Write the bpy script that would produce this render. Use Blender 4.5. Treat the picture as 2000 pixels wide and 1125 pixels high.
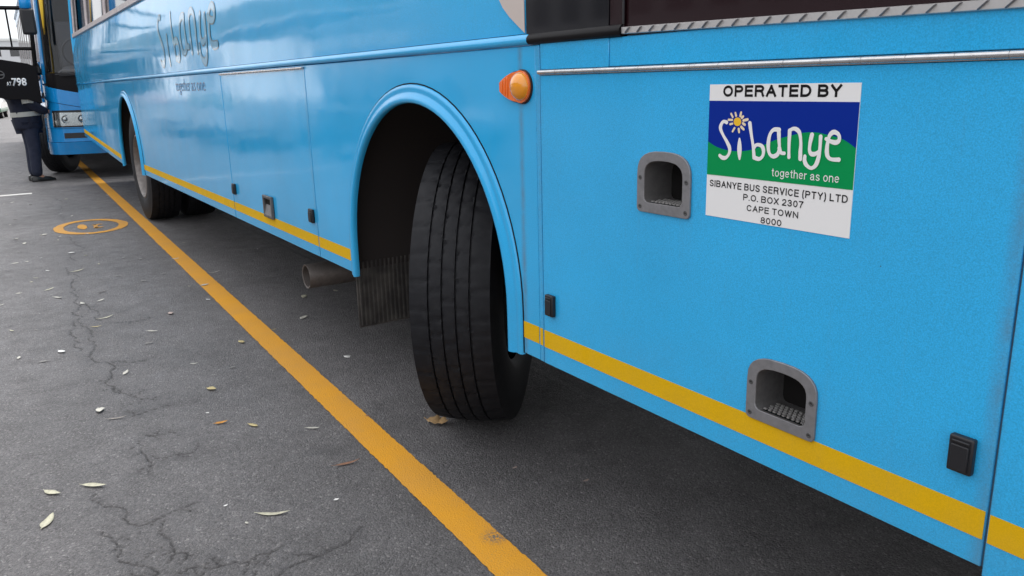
import bpy, bmesh, math, random, json
import numpy as np
from mathutils import Vector, Matrix
from mathutils.geometry import tessellate_polygon

for o in list(bpy.data.objects): bpy.data.objects.remove(o, do_unlink=True)
SC = bpy.context.scene
COL = SC.collection
R = math.radians
rng = random.Random(7)

# ------------------------------------------------------------------ camera
cam_d = bpy.data.cameras.new('camera'); cam = bpy.data.objects.new('camera', cam_d); COL.objects.link(cam)
cam_d.sensor_width = 36.0; cam_d.lens = 1569.9/2000*36; cam_d.clip_start = 0.05; cam_d.clip_end = 6000
_m = Matrix(((0.54614873, -0.19657787, 0.81429645), (0.8372851, 0.1582552, -0.52336311), (-0.02598504, 0.96763239, 0.2510226)))
cam.matrix_world = Matrix.Translation((0, -1.2, 1.25)) @ _m.to_4x4()
SC.camera = cam

# ------------------------------------------------------------------ sky, sun, exposure
SUN_EL, SUN_AZ = R(70), R(-30)          # azimuth measured from +Y towards +X
w = bpy.data.worlds.new('World'); SC.world = w; w.use_nodes = True
nt = w.node_tree; nt.nodes.clear()
out = nt.nodes.new('ShaderNodeOutputWorld'); bg = nt.nodes.new('ShaderNodeBackground')
sky = nt.nodes.new('ShaderNodeTexSky'); sky.sky_type = 'NISHITA'; sky.sun_disc = False
sky.sun_elevation = SUN_EL; sky.sun_rotation = SUN_AZ; sky.air_density = 1.6; sky.dust_density = 6.0
hsv = nt.nodes.new('ShaderNodeHueSaturation'); hsv.inputs['Saturation'].default_value = 0.18
mx = nt.nodes.new('ShaderNodeMix'); mx.data_type = 'RGBA'; mx.inputs[0].default_value = 0.62
mx.inputs[7].default_value = (9.6, 9.8, 10.2, 1)          # the even grey-white cloud deck
nt.links.new(sky.outputs[0], hsv.inputs['Color']); nt.links.new(hsv.outputs[0], mx.inputs[6])
nt.links.new(mx.outputs[2], bg.inputs[0]); bg.inputs[1].default_value = 0.095
nt.links.new(bg.outputs[0], out.inputs[0])
sl = bpy.data.lights.new('sun', 'SUN'); sl.energy = 1.5; sl.angle = R(36); sl.color = (1.0, 0.97, 0.93)
so = bpy.data.objects.new('sun', sl); COL.objects.link(so)
sd = Vector((math.sin(SUN_AZ)*math.cos(SUN_EL), math.cos(SUN_AZ)*math.cos(SUN_EL), math.sin(SUN_EL)))
so.rotation_euler = sd.to_track_quat('Z', 'Y').to_euler(); so.location = sd*30
vs = SC.view_settings; vs.view_transform = 'Standard'; vs.look = 'None'; vs.gamma = 1; vs.use_curve_mapping = False
vs.exposure = 1.17

# ------------------------------------------------------------------ materials
M = {}
def mat(name, col, rough=.5, metal=0., coat=0., coat_r=.05, spec=.5, emit=None, trans=0., ior=1.45):
    m = bpy.data.materials.new(name); m.use_nodes = True
    b = m.node_tree.nodes['Principled BSDF']
    b.inputs['Base Color'].default_value = (*col, 1); b.inputs['Roughness'].default_value = rough
    b.inputs['Metallic'].default_value = metal; b.inputs['Coat Weight'].default_value = coat
    b.inputs['Coat Roughness'].default_value = coat_r; b.inputs['Specular IOR Level'].default_value = spec
    b.inputs['Transmission Weight'].default_value = trans; b.inputs['IOR'].default_value = ior
    M[name] = m; return m
class NT:
    def __init__(s, m): s.t = m.node_tree; s.b = s.t.nodes['Principled BSDF']
    def n(s, typ, **kw):
        x = s.t.nodes.new('ShaderNode'+typ)
        for k, v in kw.items():
            if k.startswith('i_'): 
                key = k[2:]; key = int(key) if key.isdigit() else key
                x.inputs[key].default_value = v
            else: setattr(x, k, v)
        return x
    def l(s, a, b): s.t.links.new(a, b)
    def pos(s): return s.n('NewGeometry').outputs['Position']
    def noise(s, scale, detail=3., rough=.55, vec=None):
        x = s.n('TexNoise'); x.inputs['Scale'].default_value = scale; x.inputs['Detail'].default_value = detail; x.inputs['Roughness'].default_value = rough
        s.l(vec if vec is not None else s.pos(), x.inputs['Vector']); return x.outputs['Fac']
    def vor(s, scale, feature='F1', vec=None):
        x = s.n('TexVoronoi', feature=feature); x.inputs['Scale'].default_value = scale
        s.l(vec if vec is not None else s.pos(), x.inputs['Vector']); return x
    def ramp(s, fac, stops):
        x = s.n('ValToRGB'); e = x.color_ramp.elements
        while len(e) < len(stops): e.new(.5)
        for el, (p, c) in zip(e, stops):
            el.position = p; el.color = (*c, 1) if len(c) == 3 else c
        s.l(fac, x.inputs[0]); return x.outputs[0]
    def rng(s, v, a, b, c, d):
        x = s.n('MapRange'); s.l(v, x.inputs[0])
        for i, q in enumerate((a, b, c, d)): x.inputs[i+1].default_value = q
        return x.outputs[0]
    def mix(s, fac, a, b, blend='MIX'):
        x = s.n('Mix', data_type='RGBA', blend_type=blend)
        for sock, v in ((0, fac), (6, a), (7, b)):
            if hasattr(v, 'is_output'): s.l(v, x.inputs[sock])
            else: x.inputs[sock].default_value = v if sock == 0 else (*v, 1)
        return x.outputs[2]
    def math(s, op, a, b=0.):
        x = s.n('Math', operation=op)
        for i, v in enumerate((a, b)):
            if hasattr(v, 'is_output'): s.l(v, x.inputs[i])
            else: x.inputs[i].default_value = v
        return x.outputs[0]
    def bump(s, h, strength, dist, normal=None):
        x = s.n('Bump'); x.inputs['Strength'].default_value = strength; x.inputs['Distance'].default_value = dist
        s.l(h, x.inputs['Height'])
        if normal is not None: s.l(normal, x.inputs['Normal'])
        return x.outputs['Normal']

def paint(name, col, dark=.9, grain=.10, coat=1., coat_r=.09, wave=.0009, seams=()):
    m = mat(name, col, rough=.5, coat=coat, coat_r=coat_r, spec=.02); t = NT(m)
    c0 = tuple(c*(1-grain) for c in col); c1 = tuple(min(1, c*(1+grain)) for c in col)
    f = t.noise(420, 3, .7); base = t.mix(t.rng(f, .3, .7, 0, 1), c0, c1)
    big = t.rng(t.noise(1.7, 4, .6), .3, .7, dark, 1.03)
    hv = t.n('HueSaturation'); t.l(base, hv.inputs['Color']); t.l(big, hv.inputs['Value'])
    # road film: a little greyer near the lower edge of any panel, broken up
    p = t.n('SeparateXYZ'); t.l(t.pos(), p.inputs[0])
    d = t.rng(p.outputs[2], .48, .75, .16, 0.); dn = t.math('MULTIPLY', d, t.rng(t.noise(9, 5, .7), .3, .75, .2, 1.))
    cb = t.mix(dn, hv.outputs[0], (.20, .19, .17))
    st = t.n('Mapping'); t.l(t.pos(), st.inputs['Vector']); st.inputs['Scale'].default_value = (38, 38, 1.6)
    streak = t.rng(t.noise(1., 4, .6, st.outputs[0]), .58, .80, 0., .09); cb = t.mix(streak, cb, (.16, .22, .25))
    for sx, wd, amt in seams:          # dirt worked into the door joints and beside the arch flare
        dx = t.math('ABSOLUTE', t.math('SUBTRACT', p.outputs[0], sx))
        f_ = t.math('MULTIPLY', t.rng(dx, 0., wd, amt, 0.), t.math('MULTIPLY', t.rng(p.outputs[2], 1.325, 1.335, 1., 0.), t.rng(t.noise(16, 5, .7), .3, .68, .25, 1.))); cb = t.mix(f_, cb, (.13, .12, .105))
    nk = t.vor(5.5); nks = t.rng(nk.outputs['Distance'], .006, .012, .8, 0.)
    cs = t.n('SeparateColor'); t.l(nk.outputs['Color'], cs.inputs[0])
    nks = t.math('MULTIPLY', nks, t.rng(cs.outputs[0], .45, .5, 0., 1.)); cb = t.mix(nks, cb, (.03, .045, .06))
    t.l(cb, t.b.inputs['Base Color'])
    wv = t.noise(2.2, 2, .5); fine = t.noise(300, 2, .6)
    n1 = t.bump(wv, .5, wave*8); n2 = t.bump(fine, .10, .0006, n1)
    t.l(n2, t.b.inputs['Normal']); t.l(n1, t.b.inputs['Coat Normal'])
    t.l(t.rng(t.noise(5, 4, .6), .3, .7, coat_r*.7, coat_r*1.5), t.b.inputs['Coat Roughness'])
    return m
paint('bus_blue', (.028, .42, .80), grain=.19, seams=((-.543, .020, .42), (-1.716, .022, .28), (-1.800, .016, .6), (-3.47, .02, .3), (-7.98, .03, .4)))
paint('bus_blue_flare', (.026, .41, .79), coat_r=.16)
paint('front_blue', (.006, .26, .64), coat_r=.12)
m = paint('stripe_yellow', (.74, .43, .003), coat=.10, coat_r=.3)
mat('black_paint', (.007, .006, .007), .4, coat=.0, spec=.12)
mat('brown_glass', (.017, .006, .008), .12, coat=.5, spec=.3)
mat('black_glass', (.008, .008, .011), .08, coat=.5, spec=.4)
mat('beige', (.55, .47, .43), .4)
mat('black_plastic', (.014, .014, .017), .45)
mat('dark_under', (.012, .011, .011), .9, spec=.2)
mat('liner', (.032, .027, .026), .9, spec=.2)
mat('seam_dark', (.05, .10, .15), .8)
mat('seat_blue', (.03, .07, .22), .8)
mat('interior', (.10, .095, .09), .8)
mat('grey_cushion', (.09, .09, .10), .7)
mat('pole_yellow', (.85, .52, .02), .4)
mat('white_vinyl', (.80, .785, .78), .5, spec=.25)
mat('sign_blue', (.001, .022, .27), .5, spec=.12)
mat('sign_green', (.001, .27, .075), .5, spec=.12)
mat('sign_black', (.008, .007, .008), .6, spec=.15)
mat('sun_yellow', (.85, .50, .02), .4)
mat('ray_cream', (.80, .66, .45), .4)
mat('text_brown', (.06, .17, .24), .4, coat=1.)
mat('text_pale', (.10, .38, .60), .4, coat=1.)
mat('text_red', (.16, .20, .32), .5, coat=1.)
mat('white_letter', (.8, .8, .8), .5)
mat('reflective', (.40, .40, .37), .45)
mat('skin', (.42, .23, .16), .5)
mat('hair', (.012, .01, .009), .7)
mat('shoe', (.008, .008, .008), .25)
mat('paper', (.75, .66, .62), .7)
mat('amber', (.95, .17, .002), .15, coat=1., trans=.1, coat_r=.03)
mat('amber_dome', (1., .36, .004), .10, coat=1., trans=.2, coat_r=.02)
mat('gasket_grey', (.10, .10, .10), .5, metal=.5)
mat('gasket', (.03, .008, .004), .5)
mat('lamp_lens', (.75, .78, .80), .06, trans=.5, coat=1.)
mat('lamp_chrome', (.7, .7, .72), .12, metal=1.)
mat('car_white', (.74, .74, .73), .35, coat=1.)
mat('car_green', (.10, .20, .14), .4, coat=.6)
mat('car_red', (.45, .03, .03), .35, coat=1.)
mat('car_grey', (.06, .065, .07), .35, coat=1.)
mat('tail_red', (.3, .01, .01), .2, coat=1.)
mat('white_roof', (.72, .72, .70), .6)
mat('post_grey', (.25, .25, .26), .6)
def metal(name, col, rough, metal_=.85, scale=60):
    m = mat(name, col, rough, metal_); t = NT(m)
    f = t.noise(scale, 4, .65)
    t.l(t.mix(t.rng(f, .35, .7, 0, .55), col, tuple(c*.6 for c in col)), t.b.inputs['Base Color'])
    t.l(t.rng(f, .3, .7, rough*.8, rough*1.3), t.b.inputs['Roughness'])
    t.l(t.bump(t.noise(scale*7, 2), .15, .0006), t.b.inputs['Normal']); return m
metal('cast_alu', (.27, .265, .275), .45, .5, 45)
metal('cast_alu_dark', (.14, .135, .135), .55, .45, 45)
metal('bright_alu', (.72, .70, .69), .36, .8, 30)
metal('steel_rod', (.62, .61, .61), .24, .9, 40)
metal('frame_grey', (.56, .50, .50), .45, .2, 20)
metal('rim_steel', (.22, .20, .19), .5, .5, 25)
metal('exhaust_steel', (.16, .14, .13), .5, .6, 35)
def rubber():
    m = mat('rubber', (.011, .011, .013), .62, spec=.3); t = NT(m)
    f = t.noise(30, 5, .65); t.l(t.mix(t.rng(f, .45, .75, 0, .5), (.0095, .0095, .012), (.022, .022, .024)), t.b.inputs['Base Color'])
    t.l(t.bump(t.noise(260, 3), .25, .001), t.b.inputs['Normal'])
rubber()
m = mat('flap_rubber', (.022, .019, .018), .8); t = NT(m)
t.l(t.mix(t.rng(t.noise(14, 5), .4, .7, 0, 1), (.034, .031, .030), (.085, .078, .072)), t.b.inputs['Base Color'])
def cloth(name, a, b):
    m = mat(name, a, .85); t = NT(m)
    t.l(t.mix(t.rng(t.noise(14, 4), .35, .65, 0, 1), a, b), t.b.inputs['Base Color'])
    t.l(t.bump(t.noise(9, 3), .6, .02), t.b.inputs['Normal']); return m
cloth('navy_cloth', (.006, .008, .020), (.012, .016, .034))
cloth('trouser_cloth', (.010, .014, .032), (.018, .023, .045))
def glass(name, tint, gl=1.):
    m = bpy.data.materials.new(name); m.use_nodes = True; t = m.node_tree; t.nodes.clear()
    o = t.nodes.new('ShaderNodeOutputMaterial'); mixs = t.nodes.new('ShaderNodeMixShader')
    tr = t.nodes.new('ShaderNodeBsdfTransparent'); tr.inputs[0].default_value = (*tint, 1)
    g = t.nodes.new('ShaderNodeBsdfGlossy'); g.inputs[0].default_value = (gl, gl, gl, 1); g.inputs[1].default_value = .03
    fr = t.nodes.new('ShaderNodeFresnel'); fr.inputs[0].default_value = 1.45
    t.links.new(fr.outputs[0], mixs.inputs[0]); t.links.new(tr.outputs[0], mixs.inputs[1]); t.links.new(g.outputs[0], mixs.inputs[2])
    t.links.new(mixs.outputs[0], o.inputs[0]); M[name] = m
glass('window_glass', (.55, .56, .57)); glass('clear_glass', (.85, .87, .87)); glass('dark_glass', (.80, .81, .82), .6)

# ------------------------------------------------------------------ mesh helpers
class MB:
    def __init__(s): s.v = []; s.f = []
    def add(s, vs, fs):
        o = len(s.v); s.v += [tuple(p) for p in vs]; s.f += [tuple(i+o for i in f) for f in fs]; return s
    def box(s, x0, x1, y0, y1, z0, z1):
        return s.add([(x, y, z) for x in (x0, x1) for y in (y0, y1) for z in (z0, z1)],
                     [(0,1,3,2), (4,6,7,5), (0,4,5,1), (2,3,7,6), (0,2,6,4), (1,5,7,3)])
    def prism(s, outline, d0, d1, axis='y', holes=()):
        """outline in the plane across the axis, pushed from d0 to d1; holes cut through"""
        loops = [list(outline)]+[list(h) for h in holes]
        tris = tessellate_polygon([[Vector((a, b, 0)) for a, b in lp] for lp in loops])
        pts = [p for lp in loops for p in lp]; n = len(pts)
        def P(a, b, d): return {'y': (a, d, b), 'x': (d, a, b), 'z': (a, b, d)}[axis]
        vs = [P(a, b, d0) for a, b in pts]+[P(a, b, d1) for a, b in pts]
        fs = [tuple(t) for t in tris]+[tuple(i+n for i in reversed(t)) for t in tris]
        o = 0
        for lp in loops:
            k = len(lp)
            for i in range(k):
                j = (i+1) % k; fs.append((o+i, o+j, o+j+n, o+i+n))
            o += k
        return s.add(vs, fs)
    def tube(s, path, r, n=10, cap=True, closed=False):
        P = [Vector(p) for p in path]; k = len(P); rings = []
        rr = r if isinstance(r, (list, tuple)) else [r]*k
        up = None
        for i in range(k):
            a = P[(i-1) % k] if (i > 0 or closed) else P[i]; b = P[(i+1) % k] if (i < k-1 or closed) else P[i]
            d = (b-a).normalized()
            if up is None: up = Vector((0, 0, 1)) if abs(d.z) < .9 else Vector((1, 0, 0))
            u = (up-d*up.dot(d)).normalized(); up = u; v = d.cross(u)
            rings.append([P[i]+(u*math.cos(2*math.pi*j/n)+v*math.sin(2*math.pi*j/n))*rr[i] for j in range(n)])
        vs = [p for g in rings for p in g]; fs = []
        for i in range(k if closed else k-1):
            i2 = (i+1) % k
            for j in range(n): fs.append((i*n+j, i*n+(j+1) % n, i2*n+(j+1) % n, i2*n+j))
        if cap and not closed: fs += [tuple(reversed(range(n))), tuple((k-1)*n+j for j in range(n))]
        return s.add(vs, fs)
    def lathe(s, prof, n=48, c=(0, 0, 0), axis='y', fn=None, closed=False):
        """prof = [(r, a)] turned about the axis; fn(i, j, r, a) may change a ring point"""
        k = len(prof); vs = []; fs = []
        for j in range(n):
            t = 2*math.pi*j/n
            for i, (r, a) in enumerate(prof):
                if fn: r, a = fn(i, j, r, a)
                q = {'y': (r*math.cos(t), a, r*math.sin(t)), 'z': (r*math.cos(t), r*math.sin(t), a), 'x': (a, r*math.cos(t), r*math.sin(t))}[axis]
                vs.append((q[0]+c[0], q[1]+c[1], q[2]+c[2]))
        for j in range(n):
            j2 = (j+1) % n
            for i in range(k if closed else k-1):
                i2 = (i+1) % k; fs.append((j*k+i, j2*k+i, j2*k+i2, j*k+i2))
        return s.add(vs, fs)
    def sweep(s, sections, closed_section=True, cap=True):
        n = len(sections[0]); vs = [p for g in sections for p in g]; fs = []
        for i in range(len(sections)-1):
            for j in range(n if closed_section else n-1):
                j2 = (j+1) % n; fs.append((i*n+j, i*n+j2, (i+1)*n+j2, (i+1)*n+j))
        if cap and closed_section: fs += [tuple(reversed(range(n))), tuple((len(sections)-1)*n+j for j in range(n))]
        return s.add(vs, fs)
    def mesh(s, name, mt, smooth=False):
        me = bpy.data.meshes.new(name); me.from_pydata(s.v, [], s.f)
        bm = bmesh.new(); bm.from_mesh(me); bmesh.ops.recalc_face_normals(bm, faces=bm.faces); bm.to_mesh(me); bm.free()
        if smooth: me.shade_smooth()
        if mt: me.materials.append(M[mt])
        return me
    def build(s, name, mt, parent=None, smooth=False, bevel=0, seg=2, auto=None):
        me = s.mesh(name, mt, smooth); o = bpy.data.objects.new(name, me); COL.objects.link(o)
        if parent: o.parent = parent
        if bevel:
            b = o.modifiers.new('bevel', 'BEVEL'); b.width = bevel; b.segments = seg; b.limit_method = 'ANGLE'; b.angle_limit = R(40)
            b.harden_normals = False; me.shade_smooth()
            me.set_sharp_from_angle(angle=R(40))
        elif auto: me.shade_smooth(); me.set_sharp_from_angle(angle=R(auto))
        return o
def empty(name, loc=(0, 0, 0), rz=0):
    o = bpy.data.objects.new(name, None); COL.objects.link(o); o.location = loc; o.rotation_euler = (0, 0, rz); return o
def part(name, parent, loc=(0, 0, 0), rz=0):
    o = empty(name, loc, rz); o.parent = parent; return o
def tag(o, label=None, cat=None, group=None, kind=None):
    for k, v in (('label', label), ('category', cat), ('group', group), ('kind', kind)):
        if v: o[k] = v
    return o
def text_mesh(name, body, mt, parent, x0, x1, zb, h, y, offset=0., axis='y', extr=.0006):
    """flat lettering fitted to the width x0..x1 and cap height h on a wall facing -Y (or +X)"""
    c = bpy.data.curves.new(name, 'FONT'); c.body = body; c.size = 1; c.offset = offset; c.resolution_u = 3
    o = bpy.data.objects.new(name, c); COL.objects.link(o); bpy.context.view_layer.update()
    me = bpy.data.meshes.new_from_object(o.evaluated_get(bpy.context.evaluated_depsgraph_get()))
    bpy.data.objects.remove(o); me.name = name
    co = np.empty(len(me.vertices)*3); me.vertices.foreach_get('co', co); co = co.reshape(-1, 3)
    ax, bx = co[:, 0].min(), co[:, 0].max()
    cap_h = .729
    q = np.empty_like(co)
    u = x0+(co[:, 0]-ax)/(bx-ax)*(x1-x0); v = zb+co[:, 1]/cap_h*h
    if axis == 'y': q[:, 0] = u; q[:, 1] = y; q[:, 2] = v
    elif axis == 'x': q[:, 0] = y; q[:, 1] = u; q[:, 2] = v
    else: q[:, 0] = u; q[:, 1] = v; q[:, 2] = y
    me.vertices.foreach_set('co', q.ravel()); me.materials.clear(); me.materials.append(M[mt])
    o = bpy.data.objects.new(name, me); COL.objects.link(o); o.parent = parent
    sd_ = o.modifiers.new('thick', 'SOLIDIFY'); sd_.thickness = extr; sd_.offset = 0
    return o
def catmull(P, k=6):
    P = [Vector((*p, 0)) if len(p) == 2 else Vector(p) for p in P]; o = []
    for i in range(len(P)-1):
        a, b, c, d = P[max(i-1, 0)], P[i], P[i+1], P[min(i+2, len(P)-1)]
        for j in range(k):
            t = j/k; o.append(.5*((2*b)+(c-a)*t+(2*a-5*b+4*c-d)*t*t+(3*b-a-3*c+d)*t**3))
    return o+[P[-1]]
def stroke(mb, pts, wd, y, taper=False):
    """a painted brush stroke: a flat ribbon with round ends in the x-z plane, laid a hair over the stroke before it"""
    C = catmull([(p[0], p[1]) for p in pts]); n = len(C); rw = wd/2
    W = [rw*((.55+.9*math.sin(math.pi*(i+.5)/n)) if taper else 1) for i in range(n)]
    W = [q*(1+.13*math.sin(i*.33+pts[0][0]*90)) for i, q in enumerate(W)]
    d0 = (C[0]-C[1]).normalized(); d1 = (C[-1]-C[-2]).normalized()
    head = [(C[0]+d0*W[0]*math.sin(a), W[0]*math.cos(a)) for a in (1.45, 1.2, .9, .6, .3)]
    tail = [(C[-1]+d1*W[-1]*math.sin(a), W[-1]*math.cos(a)) for a in (.3, .6, .9, 1.2, 1.45)]
    Q = head+list(zip(C, W))+tail; n = len(Q); vs = []
    y -= len(mb.v)*6e-7
    for i in range(n):
        d = (Q[min(i+1, n-1)][0]-Q[max(i-1, 0)][0]).normalized(); nrm = Vector((-d.y, d.x, 0))
        for s_ in (1, -1): vs.append((Q[i][0].x+s_*nrm.x*Q[i][1], y-i*1.2e-6, Q[i][0].y+s_*nrm.y*Q[i][1]))
    mb.add(vs, [(2*i, 2*i+1, 2*i+3, 2*i+2) for i in range(n-1)])

# ---- plain grotesque lettering drawn as strokes (unit cell, v up); '-' closes with square ends
def _arc(cx, cy, rx, ry, a0, a1, n=14): return [(cx+rx*math.cos(R(a0+(a1-a0)*k/n)), cy+ry*math.sin(R(a0+(a1-a0)*k/n))) for k in range(n+1)]
GL = {
 'O': (.80, [_arc(.5, .5, .5, .5, 90, 450, 28)]), 'P': (.68, [[(0, 0), (0, 1)], [(0, 1), (.6, 1)]+_arc(.6, .74, .4, .26, 90, -90)+[(0, .48)]]),
 'E': (.64, [[(0, 0), (0, 1)], [(0, 1), (1, 1)], [(0, .53), (.92, .53)], [(0, 0), (1, 0)]]),
 'R': (.72, [[(0, 0), (0, 1)], [(0, 1), (.6, 1)]+_arc(.6, .755, .37, .245, 90, -90)+[(0, .51)], [(.55, .5), (.80, .42), (.90, .26), (.93, .08), (1, 0)]]),
 'A': (.76, [[(0, 0), (.5, 1)], [(.5, 1), (1, 0)], [(.18, .34), (.82, .34)]]), 'T': (.66, [[(0, 1), (1, 1)], [(.5, 1), (.5, 0)]]),
 'D': (.74, [[(0, 0), (0, 1)], [(0, 1), (.45, 1)]+_arc(.45, .5, .55, .5, 90, -90)+[(0, 0)]]),
 'B': (.70, [[(0, 0), (0, 1)], [(0, 1), (.6, 1)]+_arc(.6, .765, .34, .235, 90, -90)+[(0, .53)], [(0, .53), (.6, .53)]+_arc(.6, .265, .4, .265, 90, -90)+[(0, 0)]]),
 'Y': (.70, [[(0, 1), (.5, .45)], [(1, 1), (.5, .45)], [(.5, .48), (.5, 0)]]),
 'S': (.68, [_arc(.5, .76, .46, .24, 20, 200, 12)+[(.2, .58), (.5, .5), (.82, .42)]+_arc(.5, .26, .5, .26, 20, -160, 14)]),
 'I': (.14, [[(.5, 0), (.5, 1)]]), 'N': (.72, [[(0, 0), (0, 1)], [(0, 1), (1, 0)], [(1, 0), (1, 1)]]),
 'U': (.72, [[(0, 1), (0, .32)]+_arc(.5, .32, .5, .32, 180, 360)+[(1, 1)]]), 'V': (.70, [[(0, 1), (.5, 0)], [(.5, 0), (1, 1)]]),
 'C': (.76, [_arc(.52, .5, .5, .5, 38, 322, 24)]), 'L': (.58, [[(0, 1), (0, 0)], [(0, 0), (1, 0)]]), 'X': (.70, [[(0, 1), (1, 0)], [(1, 1), (0, 0)]]),
 'W': (.98, [[(0, 1), (.26, 0)], [(.26, 0), (.5, 1)], [(.5, 1), (.74, 0)], [(.74, 0), (1, 1)]]),
 '(': (.26, [[(1, 1.08), (.35, .85), (.05, .42), (.35, -.02), (1, -.24)]]), ')': (.26, [[(0, 1.08), (.65, .85), (.95, .42), (.65, -.02), (0, -.24)]]), '.': (.13, [[(.5, 0), (.5, .02)]]),
 '0': (.60, [_arc(.5, .5, .5, .5, 90, 450, 24)]), '2': (.60, [_arc(.5, .72, .46, .28, 165, -20, 14)+[(.75, .45), (.1, .12), (0, 0)], [(0, 0), (1, 0)]]),
 '3': (.60, [_arc(.48, .76, .42, .24, 160, -80, 14)+[(.40, .53)], [(.40, .53)]+_arc(.48, .265, .5, .265, 85, -165, 16)]), '7': (.60, [[(0, 1), (1, 1)], [(1, 1), (.55, .5), (.35, 0)]]),
 '8': (.60, [_arc(.5, .76, .42, .24, 90, 450, 20), _arc(.5, .265, .5, .265, 90, 450, 20)]),
 't': (.30, [[(.5, .92), (.5, .14), (.65, .02), (1, .02)], [(0, .70), (1, .70)]]), 'o': (.52, [_arc(.5, .35, .5, .35, 90, 450, 20)]), 'g': (.52, [_arc(.48, .37, .48, .33, 90, 450, 20), [(1, .70), (1, -.06)]+_arc(.5, -.06, .5, .2, 0, -150, 10)]),
 'e': (.52, [[(.02, .38), (1, .38)]+_arc(.5, .36, .5, .34, 5, 310, 20)]), 'h': (.50, [[(0, 0), (0, 1)], [(0, .5)]+_arc(.5, .42, .5, .28, 160, 0, 10)+[(1, 0)]]), 'r': (.30, [[(0, 0), (0, .70)], [(0, .45), (.35, .66), (1, .68)]]),
 'a': (.52, [_arc(.45, .50, .40, .20, 165, 0, 10)+[(.85, .1), (1, 0)], [(.85, .42), (.4, .38)]+_arc(.42, .19, .42, .19, 90, 300, 12)+[(.85, .2)]]), 's': (.46, [_arc(.5, .53, .46, .17, 20, 200, 10)+[(.5, .35)]+_arc(.5, .18, .5, .18, 20, -160, 12)]), 'n': (.50, [[(0, 0), (0, .70)], [(0, .48)]+_arc(.5, .42, .5, .28, 160, 0, 10)+[(1, 0)]])}
def glyph_text(name, body, mt, parent, x0, x1, zb, h, y, t=.15, gap=.12):
    """lettering fitted to x0..x1 with cap height h and stroke t*h"""
    tot = sum(.30 if c == ' ' else GL[c][0]+gap for c in body)-gap; kx = (x1-x0)/tot; mb = MB(); x = x0; n_ = 0
    for c in body:
        if c == ' ': x += .30*kx; continue
        wd, st = GL[c]; tw = t*h*.5
        for P in st:
            Q = [Vector((x+tw+u*max(wd*kx-2*tw, 0), zb+tw+v*(h-2*tw))) for u, v in P]; m_ = len(Q)
            closed = (Q[0]-Q[-1]).length < 1e-6
            if not closed: Q[0] = Q[0]+(Q[0]-Q[1]).normalized()*tw*.98; Q[-1] = Q[-1]+(Q[-1]-Q[-2]).normalized()*tw*.98
            vs = []; n_ += 1
            for i in range(m_):
                a, b = (Q[i-1] if i else (Q[-2] if closed else Q[0])), (Q[i+1] if i < m_-1 else (Q[1] if closed else Q[-1]))
                d = (b-a).normalized(); 
                for s_ in (1, -1): vs.append((Q[i].x-s_*d.y*tw, y-n_*1.5e-6, Q[i].y+s_*d.x*tw))
            mb.add(vs, [(2*i, 2*i+1, 2*i+3, 2*i+2) for i in range(m_-1)])
        x += (wd+gap)*kx
    o = mb.build(name, mt, parent); return o

CRACKS = [[[-8.095, -0.705], [-7.709, -0.67], [-7.133, -0.737], [-6.857, -0.744]],
    [[-6.621, -0.826], [-6.345, -0.833], [-6.055, -0.84], [-5.747, -0.877], [-5.448, -0.884], [-5.196, -0.915], [-4.958, -0.933], [-4.523, -0.945], [-4.366, -0.947]],
    [[-5.377, -0.83], [-5.192, -0.807], [-5.011, -0.811], [-4.905, -0.803]],
    [[-4.958, -0.933], [-4.933, -0.901], [-4.77, -0.873], [-4.57, -0.899], [-4.393, -0.881], [-4.268, -0.917], [-4.158, -0.916], [-4.083, -0.864], [-4.015, -0.843], [-3.86, -0.876], [-3.713, -0.883], [-3.62, -0.875]],
    [[-4.083, -0.864], [-4.024, -0.786], [-4.009, -0.744], [-3.996, -0.68]],
    [[-4.81, -0.744], [-4.753, -0.639], [-4.786, -0.556]],
    [[-11.864, -0.527], [-11.921, -0.175], [-11.861, 0.373]],
    [[-11.152, -0.546], [-9.639, -0.632], [-9.206, -0.612]],
    [[-3.694, -0.875], [-3.623, -0.878], [-3.529, -0.831], [-3.436, -0.754]],
    [[-3.306, -0.871], [-3.33, -0.805], [-3.336, -0.726]],
    [[-3.044, -0.893], [-2.943, -0.898], [-2.88, -0.891], [-2.809, -0.881], [-2.751, -0.907]],
    [[-2.826, -0.861], [-2.847, -0.801], [-2.825, -0.748]],
    [[-3.085, -0.863], [-3.058, -0.826], [-3.059, -0.778]],
    [[-2.699, -1.071], [-2.636, -1.076], [-2.588, -1.062], [-2.53, -1.007], [-2.473, -1.022], [-2.408, -0.997], [-2.404, -0.95], [-2.429, -0.892], [-2.449, -0.815]],
    [[-2.391, -0.924], [-2.345, -0.941], [-2.287, -0.938], [-2.238, -0.929], [-2.186, -0.93], [-2.147, -0.959]],
    [[-2.186, -0.93], [-2.147, -0.888]],
    [[-2.428, -1.088], [-2.358, -1.067], [-2.286, -1.055], [-2.247, -1.071], [-2.201, -1.041], [-2.153, -1.001], [-2.11, -0.987], [-2.106, -1.001]],
    [[-2.048, -0.67], [-2.033, -0.714], [-2.047, -0.747], [-2.026, -0.781], [-2.046, -0.83], [-2.051, -0.865], [-2.088, -0.909], [-2.081, -0.946]],
    [[-2.011, -0.451], [-1.966, -0.502], [-1.953, -0.559], [-1.939, -0.62], [-1.942, -0.657], [-1.932, -0.703], [-1.913, -0.729]]]
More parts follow.
